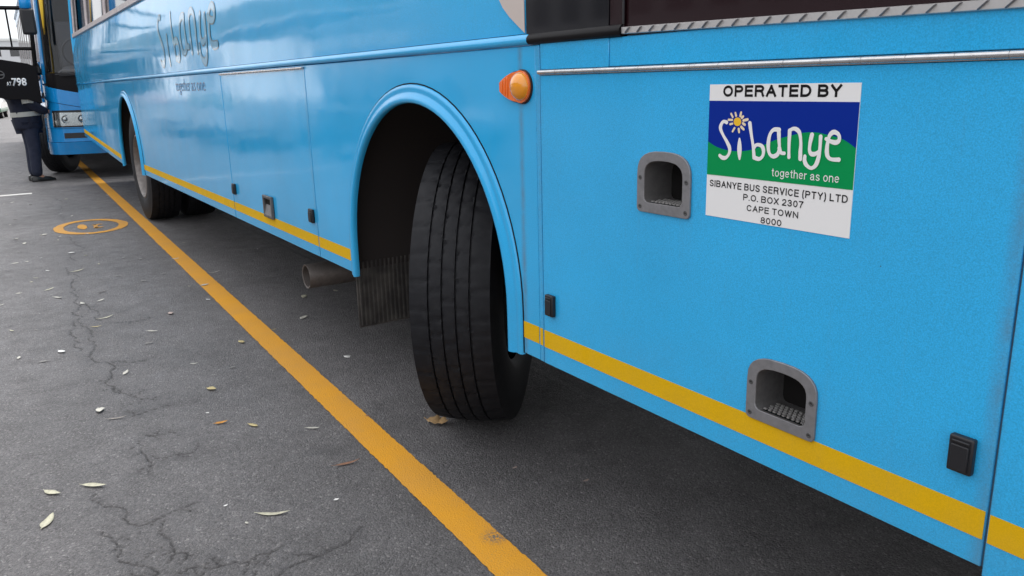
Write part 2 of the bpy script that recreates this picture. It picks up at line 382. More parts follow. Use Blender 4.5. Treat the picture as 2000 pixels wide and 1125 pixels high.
LOGO = [[[-1.0865, 1.1604], [-1.0948, 1.1616], [-1.1006, 1.1545], [-1.101, 1.1476], [-1.0951, 1.1375], [-1.0841, 1.1242], [-1.0766, 1.1125], [-1.0772, 1.1021], [-1.0848, 1.0938], [-1.0939, 1.0932], [-1.1007, 1.0968]],
    [[-1.0531, 1.131], [-1.0522, 1.1121], [-1.0509, 1.0934]],
    [[-1.0303, 1.1603], [-1.026, 1.1419], [-1.0199, 1.1189], [-1.0164, 1.0982]],
    [[-1.018, 1.1165], [-1.0116, 1.1218], [-1.001, 1.1207], [-0.9957, 1.1135], [-0.9967, 1.1027], [-1.0046, 1.0964], [-1.0154, 1.0982]],
    [[-0.9633, 1.1508], [-0.9743, 1.1507], [-0.9819, 1.1436], [-0.9851, 1.1305], [-0.9847, 1.1158], [-0.9804, 1.1062], [-0.972, 1.1031], [-0.9633, 1.108], [-0.9604, 1.1187], [-0.9621, 1.1332], [-0.9638, 1.1492]],
    [[-0.9604, 1.1187], [-0.9565, 1.1109], [-0.9491, 1.11]],
    [[-0.9386, 1.1039], [-0.9398, 1.1246], [-0.9401, 1.15]],
    [[-0.9401, 1.15], [-0.9333, 1.1537], [-0.9251, 1.1524], [-0.9188, 1.1461], [-0.9153, 1.1306], [-0.915, 1.1149], [-0.9144, 1.1023]],
    [[-0.8935, 1.1448], [-0.8961, 1.1315], [-0.8966, 1.1191], [-0.8928, 1.1127], [-0.885, 1.1127], [-0.8777, 1.117]],
    [[-0.876, 1.1424], [-0.8759, 1.1233], [-0.8773, 1.1078], [-0.8817, 1.0943], [-0.8904, 1.0882], [-0.9001, 1.0922], [-0.905, 1.0997], [-0.905, 1.1076]],
    [[-0.8647, 1.1391], [-0.8564, 1.1357], [-0.8458, 1.134], [-0.8398, 1.1387], [-0.8417, 1.1473], [-0.8507, 1.151], [-0.8578, 1.1462], [-0.8609, 1.1363], [-0.8619, 1.121], [-0.8596, 1.1107], [-0.8521, 1.1059], [-0.8378, 1.1061]]]
SUN_C = [-1.06, 1.1622]
RAYS = [[[-1.0761, 1.1764], [-1.072, 1.1706]],
    [[-1.0658, 1.1783], [-1.064, 1.1733]],
    [[-1.052, 1.1794], [-1.0536, 1.173]],
    [[-1.0468, 1.1722], [-1.0497, 1.1698]],
    [[-1.0361, 1.167], [-1.0457, 1.1649]],
    [[-1.042, 1.1573], [-1.0467, 1.1595]],
    [[-1.0443, 1.1487], [-1.0504, 1.1531]],
    [[-1.0547, 1.1431], [-1.0561, 1.1488]],
    [[-1.0707, 1.1439], [-1.0664, 1.1502]],
    [[-1.0773, 1.1571], [-1.072, 1.1583]],
    [[-1.0814, 1.1653], [-1.0728, 1.1652]]]
HILL = [[-1.1312, 1.1219], [-1.1113, 1.1132], [-1.0832, 1.1078], [-1.0606, 1.1073], [-1.0386, 1.1091], [-1.0174, 1.114], [-0.9969, 1.1217], [-0.9769, 1.1301], [-0.9573, 1.1366], [-0.9381, 1.1414], [-0.9193, 1.1461], [-0.9008, 1.1487], [-0.8825, 1.1488], [-0.8644, 1.146], [-0.8465, 1.1429], [-0.8289, 1.1378], [-0.8073, 1.1263]]
LEAVES = [[[-6.388, -0.159, -6.375, -0.078], 'w', 0.3, 'bright white leaf lying on left edge of orange line, farther of two'], [[-5.376, -0.171, -5.364, -0.098], 'w', 0.45, 'broad cream leaf on the middle of the orange line'], [[-5.713, -0.023, -5.72, 0.053], 'w', 0.12, 'thin pale twig leaf just right of the orange line'], [[-6.403, -0.828, -6.434, -0.729], 'c', 0.14, 'long thin pale leaf lying across the asphalt crack'], [[-5.893, -1.019, -5.948, -0.955], 'c', 0.16, 'slim pale leaf left of the crack beneath a similar leaf'], [[-5.671, -0.984, -5.593, -0.932], 'w', 0.14, 'thin white leaf left of the crack pointing along it'], [[-5.594, -0.741, -5.605, -0.675], 'd', 0.2, 'dark curled leaf right of the crack'], [[-5.367, -0.767, -5.401, -0.721], 'w', 0.25, 'short pale leaf next to a dark curled leaf'], [[-4.927, -0.819, -4.946, -0.728], 'c', 0.14, 'longest cream leaf beside the branching crack'], [[-4.783, -0.867, -4.762, -0.81], 'y', 0.14, 'yellowish narrow leaf under the longest cream leaf'], [[-4.858, -0.451, -4.728, -0.45], 'p', 0.45, 'pinkish petal shaped leaf halfway between crack and orange line'], [[-4.511, -0.627, -4.459, -0.576], 'w', 0.16, 'straight white leaf halfway between crack and orange line'], [[-4.028, -0.271, -3.965, -0.256], 'y', 0.4, 'small yellowish leaf left of the orange line'], [[-4.45, -1.057, -4.346, -1.011], 'W', 0.42, 'bright white crumpled blossom left of the crack'], [[-3.814, -0.551, -3.796, -0.518], 'w', 0.2, 'small white leaf sliver on grey asphalt'], [[-3.637, -0.419, -3.634, -0.384], 'g', 0.3, 'faint greyish leaf left of the orange line'], [[-3.827, -0.841, -3.905, -0.799], 'w', 0.28, 'curved white leaf standing on the crack'], [[-3.437, -0.562, -3.391, -0.532], 'y', 0.45, 'yellow curled leaf on open asphalt'], [[-4.115, -0.076, -4.109, -0.051], 'y', 0.25, 'tiny yellow leaf on the right edge of the orange line'], [[-4.198, 0.101, -4.241, 0.171], 'w', 0.5, 'white crumpled leaf under the bus near the mud flap'], [[-4.619, 0.268, -4.698, 0.318], 'c', 0.6, 'cream leaf under the exhaust pipe'], [[-4.732, 0.494, -4.626, 0.507], 'c', 0.3, 'small cream leaf behind the mud flap'], [[-3.477, 0.075, -3.43, 0.089], 'W', 0.55, 'white petal right of the orange line'], [[-3.501, -0.977, -3.388, -0.977], 'w', 0.5, 'white teardrop leaf with stalk'], [[-3.329, -0.971, -3.302, -0.894], 'k', 0.1, 'thin grey brown twig leaf'], [[-3.027, -0.63, -3.016, -0.578], 'o', 0.3, 'orange leaf on the grey asphalt'], [[-2.968, -0.528, -2.881, -0.49], 'y', 0.28, 'hooked yellow leaf next to the orange leaf'], [[-3.162, -0.627, -3.147, -0.617], 'W', 0.4, 'tiny white petal beside the yellow curled leaf'], [[-2.819, -1.212, -2.755, -1.167], 'c', 0.26, 'pale green leaf nearest the left picture edge'], [[-2.786, -1.111, -2.722, -1.038], 'c', 0.2, 'pale leaf with long dark stalk'], [[-2.542, -1.236, -2.623, -1.197], 'c', 0.3, 'upright pale green leaf closest to the camera'], [[-2.268, -0.689, -2.209, -0.599], 'c', 0.13, 'long greenish leaf closest to the orange line in front'], [[-2.366, -0.756, -2.368, -0.742], 'W', 0.5, 'small white paper fleck above the long greenish leaf'], [[-2.233, -0.726, -2.217, -0.721], 'w', 0.4, 'tiny pale fleck under the long greenish leaf'], [[-2.783, -0.357, -2.742, -0.31], 'w', 0.16, 'thin white leaf left of the line level with the front tyre'], [[-2.417, -0.388, -2.4, -0.292], 'b', 0.12, 'reddish brown bark strip left of the orange line'], [[-2.201, -0.464, -2.197, -0.447], 'W', 0.5, 'white scrap below the bark strip'], [[-2.558, 0.083, -2.477, 0.157], 'B', 0.6, 'large dried brown leaf touching the front tyre'], [[-2.051, 0.101, -2.049, 0.119], 'p', 0.4, 'small pale scrap in the shade of the bus'], [[-1.844, 0.234, -1.843, 0.258], 'p', 0.4, 'pale scrap deep in the shade of the bus'], [[-2.755, -0.122, -2.735, -0.112], 'b', 0.5, 'small brown leaf curl on the orange line']]
SMALL = [[-11.016, -1.1], [-9.544, -1.044], [-9.195, -1.099], [-7.926, -1.03], [-8.239, -1.085], [-8.301, -0.857], [-8.103, -0.757], [-8.303, -0.888], [-7.0, -0.658], [-6.914, -0.59], [-6.702, -0.426], [-7.19, -0.746], [-7.501, -1.092], [-7.128, -0.959], [-7.045, -1.057], [-7.031, -1.137], [-6.566, -0.949], [-6.24, -1.07], [-5.927, -1.157], [-5.76, -0.442], [-5.909, -0.282], [-5.409, -0.22], [-4.975, -0.2], [-7.046, 0.08], [-5.375, -0.842], [-4.269, -0.652], [-4.98, -1.226], [-4.913, -1.116], [-4.28, -1.122], [-9.639, -0.632], [-10.962, -0.465], [-10.668, -0.153], [-9.388, -0.542], [-10.703, -0.652], [-6.562, -0.334], [-6.043, -0.557], [-6.574, -0.615], [-6.66, 0.243], [-6.347, 0.492], [-11.569, 0.186], [-8.077, -0.539], [-7.92, -0.782], [-6.358, -1.036], [-5.661, -1.261], [-4.422, -1.216], [-20.237, -0.645], [-17.299, -0.77], [-16.236, -0.372], [-30.845, -0.394], [-15.537, -0.265], [-15.311, -0.77], [-10.732, -0.845], [-11.103, -1.015], [-10.969, -0.014], [-10.01, -1.108]]


# ------------------------------------------------------------------ road
LINE_Y = lambda x: -.248-.0276*x
def asphalt(name, patch):
    m = mat(name, (.09, .088, .09), .8, spec=.5); t = NT(m)
    v = t.vor(165); v2 = t.vor(380)
    sp = t.n('SeparateColor'); t.l(v.outputs['Color'], sp.inputs[0])
    sp2 = t.n('SeparateColor'); t.l(v2.outputs['Color'], sp2.inputs[0])
    stones = t.ramp(sp.outputs[0], [(0, (.050, .046, .048)), (.3, (.108, .102, .104)), (.75, (.154, .147, .149)), (.95, (.205, .197, .198)), (1, (.40, .38, .37))])
    fines = t.ramp(sp2.outputs[1], [(0, (.062, .058, .060)), (.6, (.137, .130, .132)), (.93, (.176, .168, .170)), (1, (.34, .33, .32))])
    c = t.mix(.5, stones, fines)
    big = t.rng(t.noise(.8, 6, .65), .3, .72, .76, 1.18); mid = t.rng(t.noise(6, 6, .7), .3, .7, .80, 1.14)
    hv = t.n('HueSaturation'); t.l(c, hv.inputs['Color']); t.l(t.math('MULTIPLY', big, mid), hv.inputs['Value'])
    c = hv.outputs[0]
    # old oil drips and tyre-worn spots
    oil = t.rng(t.noise(3.4, 6, .72), .58, .74, 0, .7); c = t.mix(oil, c, (.038, .036, .038))
    h = t.math('ADD', t.math('MULTIPLY', v.outputs['Distance'], -1.), t.math('MULTIPLY', t.noise(500, 3, .7), .8))
    if patch:
        a = t.n('Attribute', attribute_name='crack'); wv = t.n('Attribute', attribute_name='wear')
        c = t.mix(t.math('MULTIPLY', wv.outputs['Fac'], t.rng(t.noise(22, 5, .7), .35, .65, .1, 1.)), c, (.060, .057, .060))
        c = t.mix(t.math('MULTIPLY', a.outputs['Fac'], t.rng(t.noise(35, 4, .7), .34, .58, .40, 1.)), c, (.016, .015, .015))
    t.l(c, t.b.inputs['Base Color'])
    t.l(t.rng(t.noise(8, 4), .3, .7, .50, .72), t.b.inputs['Roughness'])
    n1 = t.bump(h, .85, .006); t.l(n1, t.b.inputs['Normal'])
    return m
asphalt('asphalt', False); asphalt('asphalt_cracked', True)
g = MB(); 
xs = [-700, -120, -40, -20, -10, -5, 0, 5, 20, 120, 500]; ys = [-500, -120, -40, -15, -6, -3, 0, 3, 8, 30, 150, 500]
g.add([(x, y, -.006) for x in xs for y in ys], [(i*len(ys)+j, (i+1)*len(ys)+j, (i+1)*len(ys)+j+1, i*len(ys)+j+1) for i in range(len(xs)-1) for j in range(len(ys)-1)])
road = tag(g.build('road', 'asphalt'), kind='structure')

def jag(P, lv, amp, rn):
    P = [np.array(p, float) for p in P]
    for _ in range(lv):
        Q = [P[0]]
        for a, b in zip(P, P[1:]):
            d = b-a; L = np.linalg.norm(d); nn = np.array([-d[1], d[0]])/(L+1e-9)
            Q += [(a+b)/2+nn*rn.gauss(0, amp)*L, b]
        P = Q
    return P
def cracked_patch():
    X = [-.9]
    while X[-1] > -14.2: X.append(X[-1]-max(.0055, .0055*(abs(X[-1])/2.2)**1.3))
    X = np.array(X[::-1]); Y = np.arange(-2.1, .75, .0065)
    gx, gy = np.meshgrid(X, Y, indexing='ij'); crack = np.zeros_like(gx); dist = np.full_like(gx, 9.)
    rn = random.Random(3); segs = []
    for c in CRACKS:
        far = abs(c[0][0]) > 4.2
        P = jag(c, 4, .10, rn); segs.append((P, .0062 if far else .0042))
        for i in range(3, len(P)-1, 7):
            if rn.random() < .28:
                d = P[i+1]-P[i]; a = math.atan2(d[1], d[0])+rn.choice((-1, 1))*rn.uniform(.6, 1.5); L = rn.uniform(.02, .09)
                segs.append((jag([P[i], P[i]+L*np.array([math.cos(a), math.sin(a)])], 4, .15, rn), .0032))
    for P, wd in segs:
        for a, b in zip(P, P[1:]):
            x0, x1 = min(a[0], b[0])-.16, max(a[0], b[0])+.16; y0, y1 = min(a[1], b[1])-.16, max(a[1], b[1])+.16
            i0, i1 = np.searchsorted(X, (x0, x1)); j0, j1 = np.searchsorted(Y, (y0, y1))
            if i1 <= i0 or j1 <= j0: continue
            px, py = gx[i0:i1, j0:j1]-a[0], gy[i0:i1, j0:j1]-a[1]; d = b-a; L2 = d@d+1e-12
            t_ = np.clip((px*d[0]+py*d[1])/L2, 0, 1); dd = np.hypot(px-t_*d[0], py-t_*d[1])
            ww = wd*rn.uniform(.35, 1.15)
            crack[i0:i1, j0:j1] = np.maximum(crack[i0:i1, j0:j1], np.clip((ww-dd)/(ww*.7), 0, 1))
            dist[i0:i1, j0:j1] = np.minimum(dist[i0:i1, j0:j1], dd)
    wear = np.clip(1-dist/.12, 0, 1)**2.2*.55
    edge = np.minimum(np.minimum(gx-X[0], X[-1]-gx), np.minimum(gy-Y[0], Y[-1]-gy))
    z = -.005*crack-.009*np.clip(1-edge/.06, 0, 1)
    n, k = gx.shape; co = np.stack([gx, gy, z], -1).reshape(-1, 3)
    ii = (np.arange(n-1)[:, None]*k+np.arange(k-1)[None]).ravel()
    quads = np.stack([ii, ii+k, ii+k+1, ii+1], 1)
    me = bpy.data.meshes.new('cracked_asphalt'); me.vertices.add(len(co)); me.vertices.foreach_set('co', co.ravel())
    me.loops.add(quads.size); me.loops.foreach_set('vertex_index', quads.ravel().astype(np.int32))
    me.polygons.add(len(quads)); me.polygons.foreach_set('loop_start', np.arange(0, quads.size, 4, dtype=np.int32))
    me.update(calc_edges=True); me.shade_smooth()
    for nm, a in (('crack', crack), ('wear', wear)):
        at = me.attributes.new(nm, 'FLOAT', 'POINT'); at.data.foreach_set('value', a.ravel().astype(np.float32))
    me.materials.append(M['asphalt_cracked'])
    o = bpy.data.objects.new('cracked_asphalt', me); COL.objects.link(o); o.parent = road
cracked_patch()

def road_paint(name, col, worn, speck=.6):
    m = mat(name, col, .75, spec=.3); t = NT(m)
    f = t.noise(240, 4, .75); v = t.vor(190)
    chips = t.math('MULTIPLY', t.rng(f, .54, .64, 0, speck), t.rng(t.noise(6, 5, .7), .38, .62, .15, 1.))
    fade = t.rng(t.noise(3.2, 4, .6), .3, .7, 0, worn)
    c = t.mix(fade, col, tuple(.55*a+.45*b for a, b in zip(col, (.24, .19, .14))))
    # one patch scuffed down to the stones
    sub = t.n('VectorMath', operation='SUBTRACT'); t.l(t.pos(), sub.inputs[0]); sub.inputs[1].default_value = (-1.735, -.165, 0)
    ln = t.n('VectorMath', operation='LENGTH'); t.l(sub.outputs[0], ln.inputs[0])
    scuff = t.math('MULTIPLY', t.rng(ln.outputs['Value'], .012, .05, 1, 0), t.rng(t.noise(150, 3, .7), .42, .55, 0, 1))
    tot = t.math('MAXIMUM', chips, scuff)
    t.l(t.mix(tot, c, (.13, .12, .11)), t.b.inputs['Base Color'])
    t.l(t.bump(t.math('ADD', f, v.outputs['Distance']), .5, .003), t.b.inputs['Normal'])
road_paint('line_orange', (.66, .30, .014), .45)
road_paint('line_faded', (.56, .26, .02), 1., .95)
road_paint('line_white', (.60, .59, .57), .5)
mb = MB(); rn = random.Random(5); X = [2.5]
while X[-1] > -70: X.append(X[-1]-max(.012, .012*(abs(X[-1])/2)**1.2))
vs = []
for x in X:
    vs += [(x, LINE_Y(x)-.0565+rn.gauss(0, .0012), .0035), (x, LINE_Y(x)+.0565+rn.gauss(0, .0012), .0035)]
mb.add(vs, [(2*i, 2*i+1, 2*i+3, 2*i+2) for i in range(len(X)-1)])
mb.build('orange_line', 'line_orange', road)
mb = MB(); N = 72; vs = []
for j in range(N):
    t_ = 2*math.pi*j/N
    for s_ in (0, 1):
        wx, wy = (.47-.085*s_+rn.gauss(0, .004)), (.318-.085*s_+rn.gauss(0, .003))
        vs.append((-8.53+wx*math.cos(t_), -.457+wy*math.sin(t_), .0035))
mb.add(vs, [(2*j, 2*((j+1) % N), 2*((j+1) % N)+1, 2*j+1) for j in range(N)])
mb.build('painted_ring', 'line_faded', road)
mb = MB()
for (cx, cy, sx, sy) in ((-8.55, -.53, .16, .045), (-8.50, -.42, .14, .02), (-8.60, -.40, .03, .05), (-8.42, -.41, .03, .05)):
    P = [(cx+sx*math.cos(a*.5236)*rn.uniform(.8, 1.1), cy+sy*math.sin(a*.5236)*rn.uniform(.8, 1.1)) for a in range(12)]
    mb.add([(x, y, .0036) for x, y in P], [tuple(range(12))])
mb.build('faded_figure', 'line_faded', road)
mb = MB(); P0 = [(-11.90, -.74), (-11.98, -.76)]
mb.add([(-11.87, -.77, .0035), (-12.01, -.77, .0035), (-12.05, -3.6, .0035), (-11.91, -3.6, .0035)], [(0, 1, 2, 3)])
mb.build('white_line', 'line_white', road)

# ------------------------------------------------------------------ bus 1
bus = tag(empty('coach_bus', (-6, 1.25, 0)), 'bright blue passenger bus with yellow side stripe, filling the right of the picture', 'bus')
bus_in = Matrix.Translation((6, -1.25, 0))
class BP:      # everything below is written in world coordinates; the empty sits at the bus's base
    pass
def B(o): 
    o.matrix_parent_inverse = bus_in; return o
ZB, ZT, YB = .496, 1.331, 0.0          # lower edge, top of lower panels, skin plane
AR, AZ = .603, .613                    # arch cut-out radius and its centre height
FX, RX = -2.443, -8.62                 # axle positions
def arc_pts(cx, left_to_right=True, r=AR, n=28, zb=ZB):
    P = [(cx-r, zb)]+[(cx-r*math.cos(math.pi*i/n), AZ+r*math.sin(math.pi*i/n)) for i in range(n+1)]+[(cx+r, zb)]
    return P if left_to_right else P[::-1]
G = .0022
def panel(name, outline, mt='bus_blue', holes=(), y0=0., parent=None, bev=.0018):
    return B(MB().prism(outline, y0, y0+.018, 'y', holes).build(name, mt, parent or bus, bevel=bev))
XA, XB, XC, XD, XE, XF, XR = -1.709, -1.44, -3.46, -4.89, -.534, .5, -12.6
SLOPE = lambda x: ZB if x > -9.28 else ZB+(.655-ZB)*(-9.28-x)/(12.65-9.28)
panel('rear_side_panel', [(XR-.02, SLOPE(XR)), (-9.28, ZB)]+arc_pts(RX)+[(XD-.006, ZB), (XD-.006, ZT), (XR, ZT)])
panel('middle_side_panel', [(XC+G, ZB)]+arc_pts(FX)+[(XA-.020-G, ZB), (XA-.020-G, ZT), (XC+G, ZT)])
panel('joint_strip', [(XA-.020+.0008, ZB), (XA-G, ZB), (XA-G, ZT), (XA-.020+.0008, ZT)], y0=-.0012, bev=.001)
door_lug = panel('luggage_door', [(XD+.006, ZB), (XC-G*1.4, ZB), (XC-G*1.4, 1.318), (XD+.006, 1.318)], y0=-.0005)
panel('header_panel', [(XD+G, 1.322), (XC-G, 1.322), (XC-G, ZT), (XD+G, ZT)], y0=.001, bev=.001)
# locker door with two cup openings
def dshape(cx, zb, wd, ht, r_bot=.012, flat=.62, n=14):
    """a cup outline: square foot, arched head"""
    hw = wd/2; P = []
    for a in range(4): t_ = math.pi+a*math.pi/6; P.append((cx-hw+r_bot+r_bot*math.cos(t_), zb+r_bot+r_bot*math.sin(t_)))
    for a in range(4): t_ = -math.pi/2+a*math.pi/6; P.append((cx+hw-r_bot+r_bot*math.cos(t_), zb+r_bot+r_bot*math.sin(t_)))
    zc = zb+ht*flat
    for a in range(n+1):
        t_ = math.pi*a/n; ct, st_ = math.cos(t_), math.sin(t_)
        sg = (abs(ct)**.72)*(1 if ct >= 0 else -1)
        P.append((cx+hw*sg, zc+(ht*(1-flat))*(abs(st_)**.72)))
    return P
CUPS = [(-1.2545, .9615), (-.9245, .588)]
holes = [dshape(cx, zb+.022, .118, .093) for cx, zb in CUPS]
door_big = panel('locker_door', [(XA+G, ZB), (XE-G, ZB), (XE-G, 1.258), (XA+G, 1.258)], holes=holes, y0=-.003)
panel('front_side_panel', [(XE+G, ZB-.012), (XF, ZB-.012), (XF, 1.258), (XE+G, 1.258)], y0=-.006)
panel('rail_panel', [(XA+.001, 1.272), (XB-G*.6, 1.272), (XB-G*.6, 1.334), (XA+.001, 1.334)], y0=-.001)
panel('rail_panel', [(XB+G*.6, 1.272), (XF, 1.272), (XF, 1.334), (XB+G*.6, 1.334)], y0=-.001)
# dark film of dirt and sealant down the front door joint
B(MB().box(XE-.0021, XE+.0021, .0005, .012, ZB, 1.258).build('door_seal', 'seam_dark', bus))
# backing behind the joints
def stripe(x0, x1, y):
    n = max(2, int((x1-x0)/.3)); P = [(x0+(x1-x0)*i/n) for i in range(n+1)]
    if x0 < -9.2: P = sorted(set(P+[-9.28]))
    lo = [(x, SLOPE(x)+.047) for x in P]; hi = [(x, SLOPE(x)+.095) for x in P]
    return B(MB().prism(lo+hi[::-1], y, y+.0008, 'y').build('yellow_stripe', 'stripe_yellow', bus))
for x0, x1, y in ((XR-.01, RX-.632, -.0011), (RX+.632, XD-G*2, -.0011), (XD+.008, XC-G*2, -.0016), (XC+G*2, FX-.632, -.0011), (FX+.632, XA-.020-G*2, -.0011),
                  (XA-.018, XA-G*2, -.0023), (XA+G*2, XE-G*2, -.0041), (XE+G*2, XF-.01, -.0071)):
    stripe(x0, x1, y)
# wheel arch flares
def flare(cx):
    prof = [(.632, .004), (.630, -.005), (.624, -.009), (.616, -.0095), (.608, -.0078), (.603, -.009), (.595, -.016), (.585, -.020), (.577, -.0195), (.572, -.014), (.571, -.004), (.573, .004), (.60, .006)]
    secs = []; n = 40
    path = [(-1, 0, ZB-.006), (-1, 0, .55)]+[(-math.cos(math.pi*i/n), math.sin(math.pi*i/n), None) for i in range(n+1)]+[(1, 0, .55), (1, 0, ZB-.006)]
    for c, s_, z in path:
        secs.append([(cx+c*r, y, (AZ+s_*r) if z is None else z) for r, y in prof])
    return B(MB().sweep(secs).build('wheel_arch', 'bus_blue_flare', bus, auto=50))
flare(FX); flare(RX)
for cx in (FX, RX):
    P = [(cx-.6330, -.0006, ZB)]+[(cx-.6330*math.cos(math.pi*i/40), -.0006, AZ+.6330*math.sin(math.pi*i/40)) for i in range(41)]+[(cx+.6330, -.0006, ZB)]
    B(MB().tube(P, .0022, 6).build('arch_sealant', 'dark_under', bus, smooth=True))
# waist bead, stops short where the black panel starts
bead_prof = [(.012, 1.333), (-.007, 1.335), (-.012, 1.341), (-.012, 1.350), (-.0065, 1.3565), (-.004, 1.3595), (.012, 1.361)]
B(MB().sweep([[(XR, y, z) for y, z in bead_prof], [(-1.752, y, z) for y, z in bead_prof]]).build('waist_bead', 'bus_blue', bus, auto=60))
B(MB().sweep([[(-1.7515, y, z) for y, z in bead_prof], [(-1.395, y, z) for y, z in bead_prof]]).build('waist_bead', 'black_paint', bus, auto=60))
# upper skin: slightly tumbled home towards the windows
up = [(0., 1.3615), (-.003, 1.45), (-.003, 1.55), (-.001, 1.62), (.002, 1.67), (.006, 1.71), (.0115, 1.75), (.0175, 1.79), (.0285, 1.86), (.043, 1.945)]
def upper(x0, x1, mt, prof=up, name='upper_side_panel'):
    sec = lambda x: [(x, y, z) for y, z in prof]+[(x, y+.02, z) for y, z in reversed(prof)]
    return B(MB().sweep([sec(x0), sec(x1)]).build(name, mt, bus, auto=30))
upper(XR, -1.765, 'bus_blue')
# beige field behind a round edge
cur = [(-1.8842, 1.4528), (-1.8678, 1.4323), (-1.8371, 1.4071), (-1.8043, 1.386), (-1.768, 1.3635)]
cur = [(-1.96, 1.70), (-1.945, 1.60), (-1.915, 1.51)]+cur
B(MB().prism(cur+[(-1.768, 1.70)], -.0055, -.0042).build('beige_panel', 'beige', bus))
# black window with its silver moulding, brown pillar, dark cab window
gw = panel('cab_window', [(-1.766, 1.352), (XB-.002, 1.352), (XB-.002, 1.94), (-1.766, 1.94)], 'black_glass', y0=-.002)
B(MB().tube([(-1.762, -.009, 1.3715), (XB-.014, -.009, 1.3695), (XB-.006, -.009, 1.376), (XB-.004, -.007, 1.94)], .0026, 6).build('moulding', 'bright_alu', gw))
panel('pillar_panel', [(XB, 1.336), (-1.394, 1.336), (-1.394, 1.94), (XB, 1.94)], 'brown_glass', y0=.0)
panel('driver_window', [(-1.390, 1.336), (XF, 1.336), (XF, 1.94), (-1.390, 1.94)], 'brown_glass', y0=.004)
B(MB().tube([(-1.392, -.002, 1.36), (-1.392, -.002, 1.94)], .0025, 6).build('pillar_edge', 'black_plastic', bus))
# tread plate strip
STZ = lambda x: 1.3462-.0139*(x+1.39)/.81
def strip_sec(x):
    z = STZ(x); return [(x, .003, z-.0075), (x, -.0055, z-.0072), (x, -.007, z-.006), (x, -.007, z+.0062), (x, -.0055, z+.0072), (x, .003, z+.0075)]
strip = B(MB().sweep([strip_sec(-1.393), strip_sec(-.9), strip_sec(XF)]).build('tread_strip', 'bright_alu', bus, auto=40))
bar = MB().add([(-.0085, -.0072, -.0055), (-.0055, -.0072, -.0068), (.0085, -.0072, .0055), (.0055, -.0072, .0068), (-.0055, -.0115, -.0045), (.0055, -.0115, .0045)],
               [(0, 1, 4), (1, 2, 5, 4), (2, 3, 5), (3, 0, 4, 5)]).mesh('raised_bar', 'cast_alu', False)  # darker metal than the strip, painting in the shadows of the ridges
x = -1.372
while x < .4:
    o = bpy.data.objects.new('raised_bar', bar); COL.objects.link(o); o.parent = strip; o.location = (x, 0, STZ(x)); x += .0372
# hinges
def hinge(x0, x1, z, r, parent, pitch=.075):
    mb = MB(); x = x0
    while x < x1-.001:
        e = min(x+pitch, x1); mb.tube([(x+.0006, -.006, z), (e-.0006, -.006, z)], r, 12); x = e
    mb.tube([(x0, -.006, z), (x1, -.006, z)], r*.82, 8)
    mb.box(x0, x1, -.004, .004, z-r*1.2, z-r*.2)
    return mb.build('hinge', 'steel_rod', parent, auto=45)
hinge(XA, XF, 1.2655, .0055, door_big); hinge(XD+.01, XC-.005, 1.321, .0052, door_lug, .2)
# latches
def latch(x, z, wd, ht, parent, y):
    o = MB().box(x-wd/2, x+wd/2, y-.013, y, z-ht/2, z+ht/2).build('latch', 'black_plastic', parent, bevel=.003)
    k = MB().box(x-wd*.36, x+wd*.36, y-.0165, y-.0125, z-ht*.42, z+ht*.28).box(x-wd*.36, x+wd*.36, y-.0158, y-.0125, z+ht*.33, z+ht*.4).build('lock_cap', 'black_plastic', bus, bevel=.0016); B(k)
    return o
latch(-1.668, .668, .034, .058, door_big, -.003); latch(-.581, .672, .038, .06, door_big, -.003)
latch(-4.835, .672, .05, .062, door_lug, -.002); latch(-3.512, .678, .05, .062, door_lug, -.002)
# pull handle of the luggage door
ho = [(-4.245, .585), (-4.095, .585), (-4.095, .70), (-4.245, .70)]; hi_ = [(-4.228, .600), (-4.112, .600), (-4.112, .685), (-4.228, .685)]
hf = MB().prism(ho, -.016, -.002, 'y', [hi_]).build('pull_handle', 'cast_alu_dark', door_lug, bevel=.003)
B(MB().prism(hi_, -.0034, -.0024).build('handle_pocket', 'dark_under', bus))  # flat black sheet, stands in for the shade inside the pocket
B(MB().add([(-4.228, -.003, .655), (-4.112, -.003, .655), (-4.112, -.014, .600), (-4.228, -.014, .600), (-4.228, -.003, .600), (-4.112, -.003, .600)], [(0, 1, 2, 3), (2, 3, 4, 5), (0, 3, 4), (1, 2, 5)]).build('handle_lip', 'cast_alu', bus))
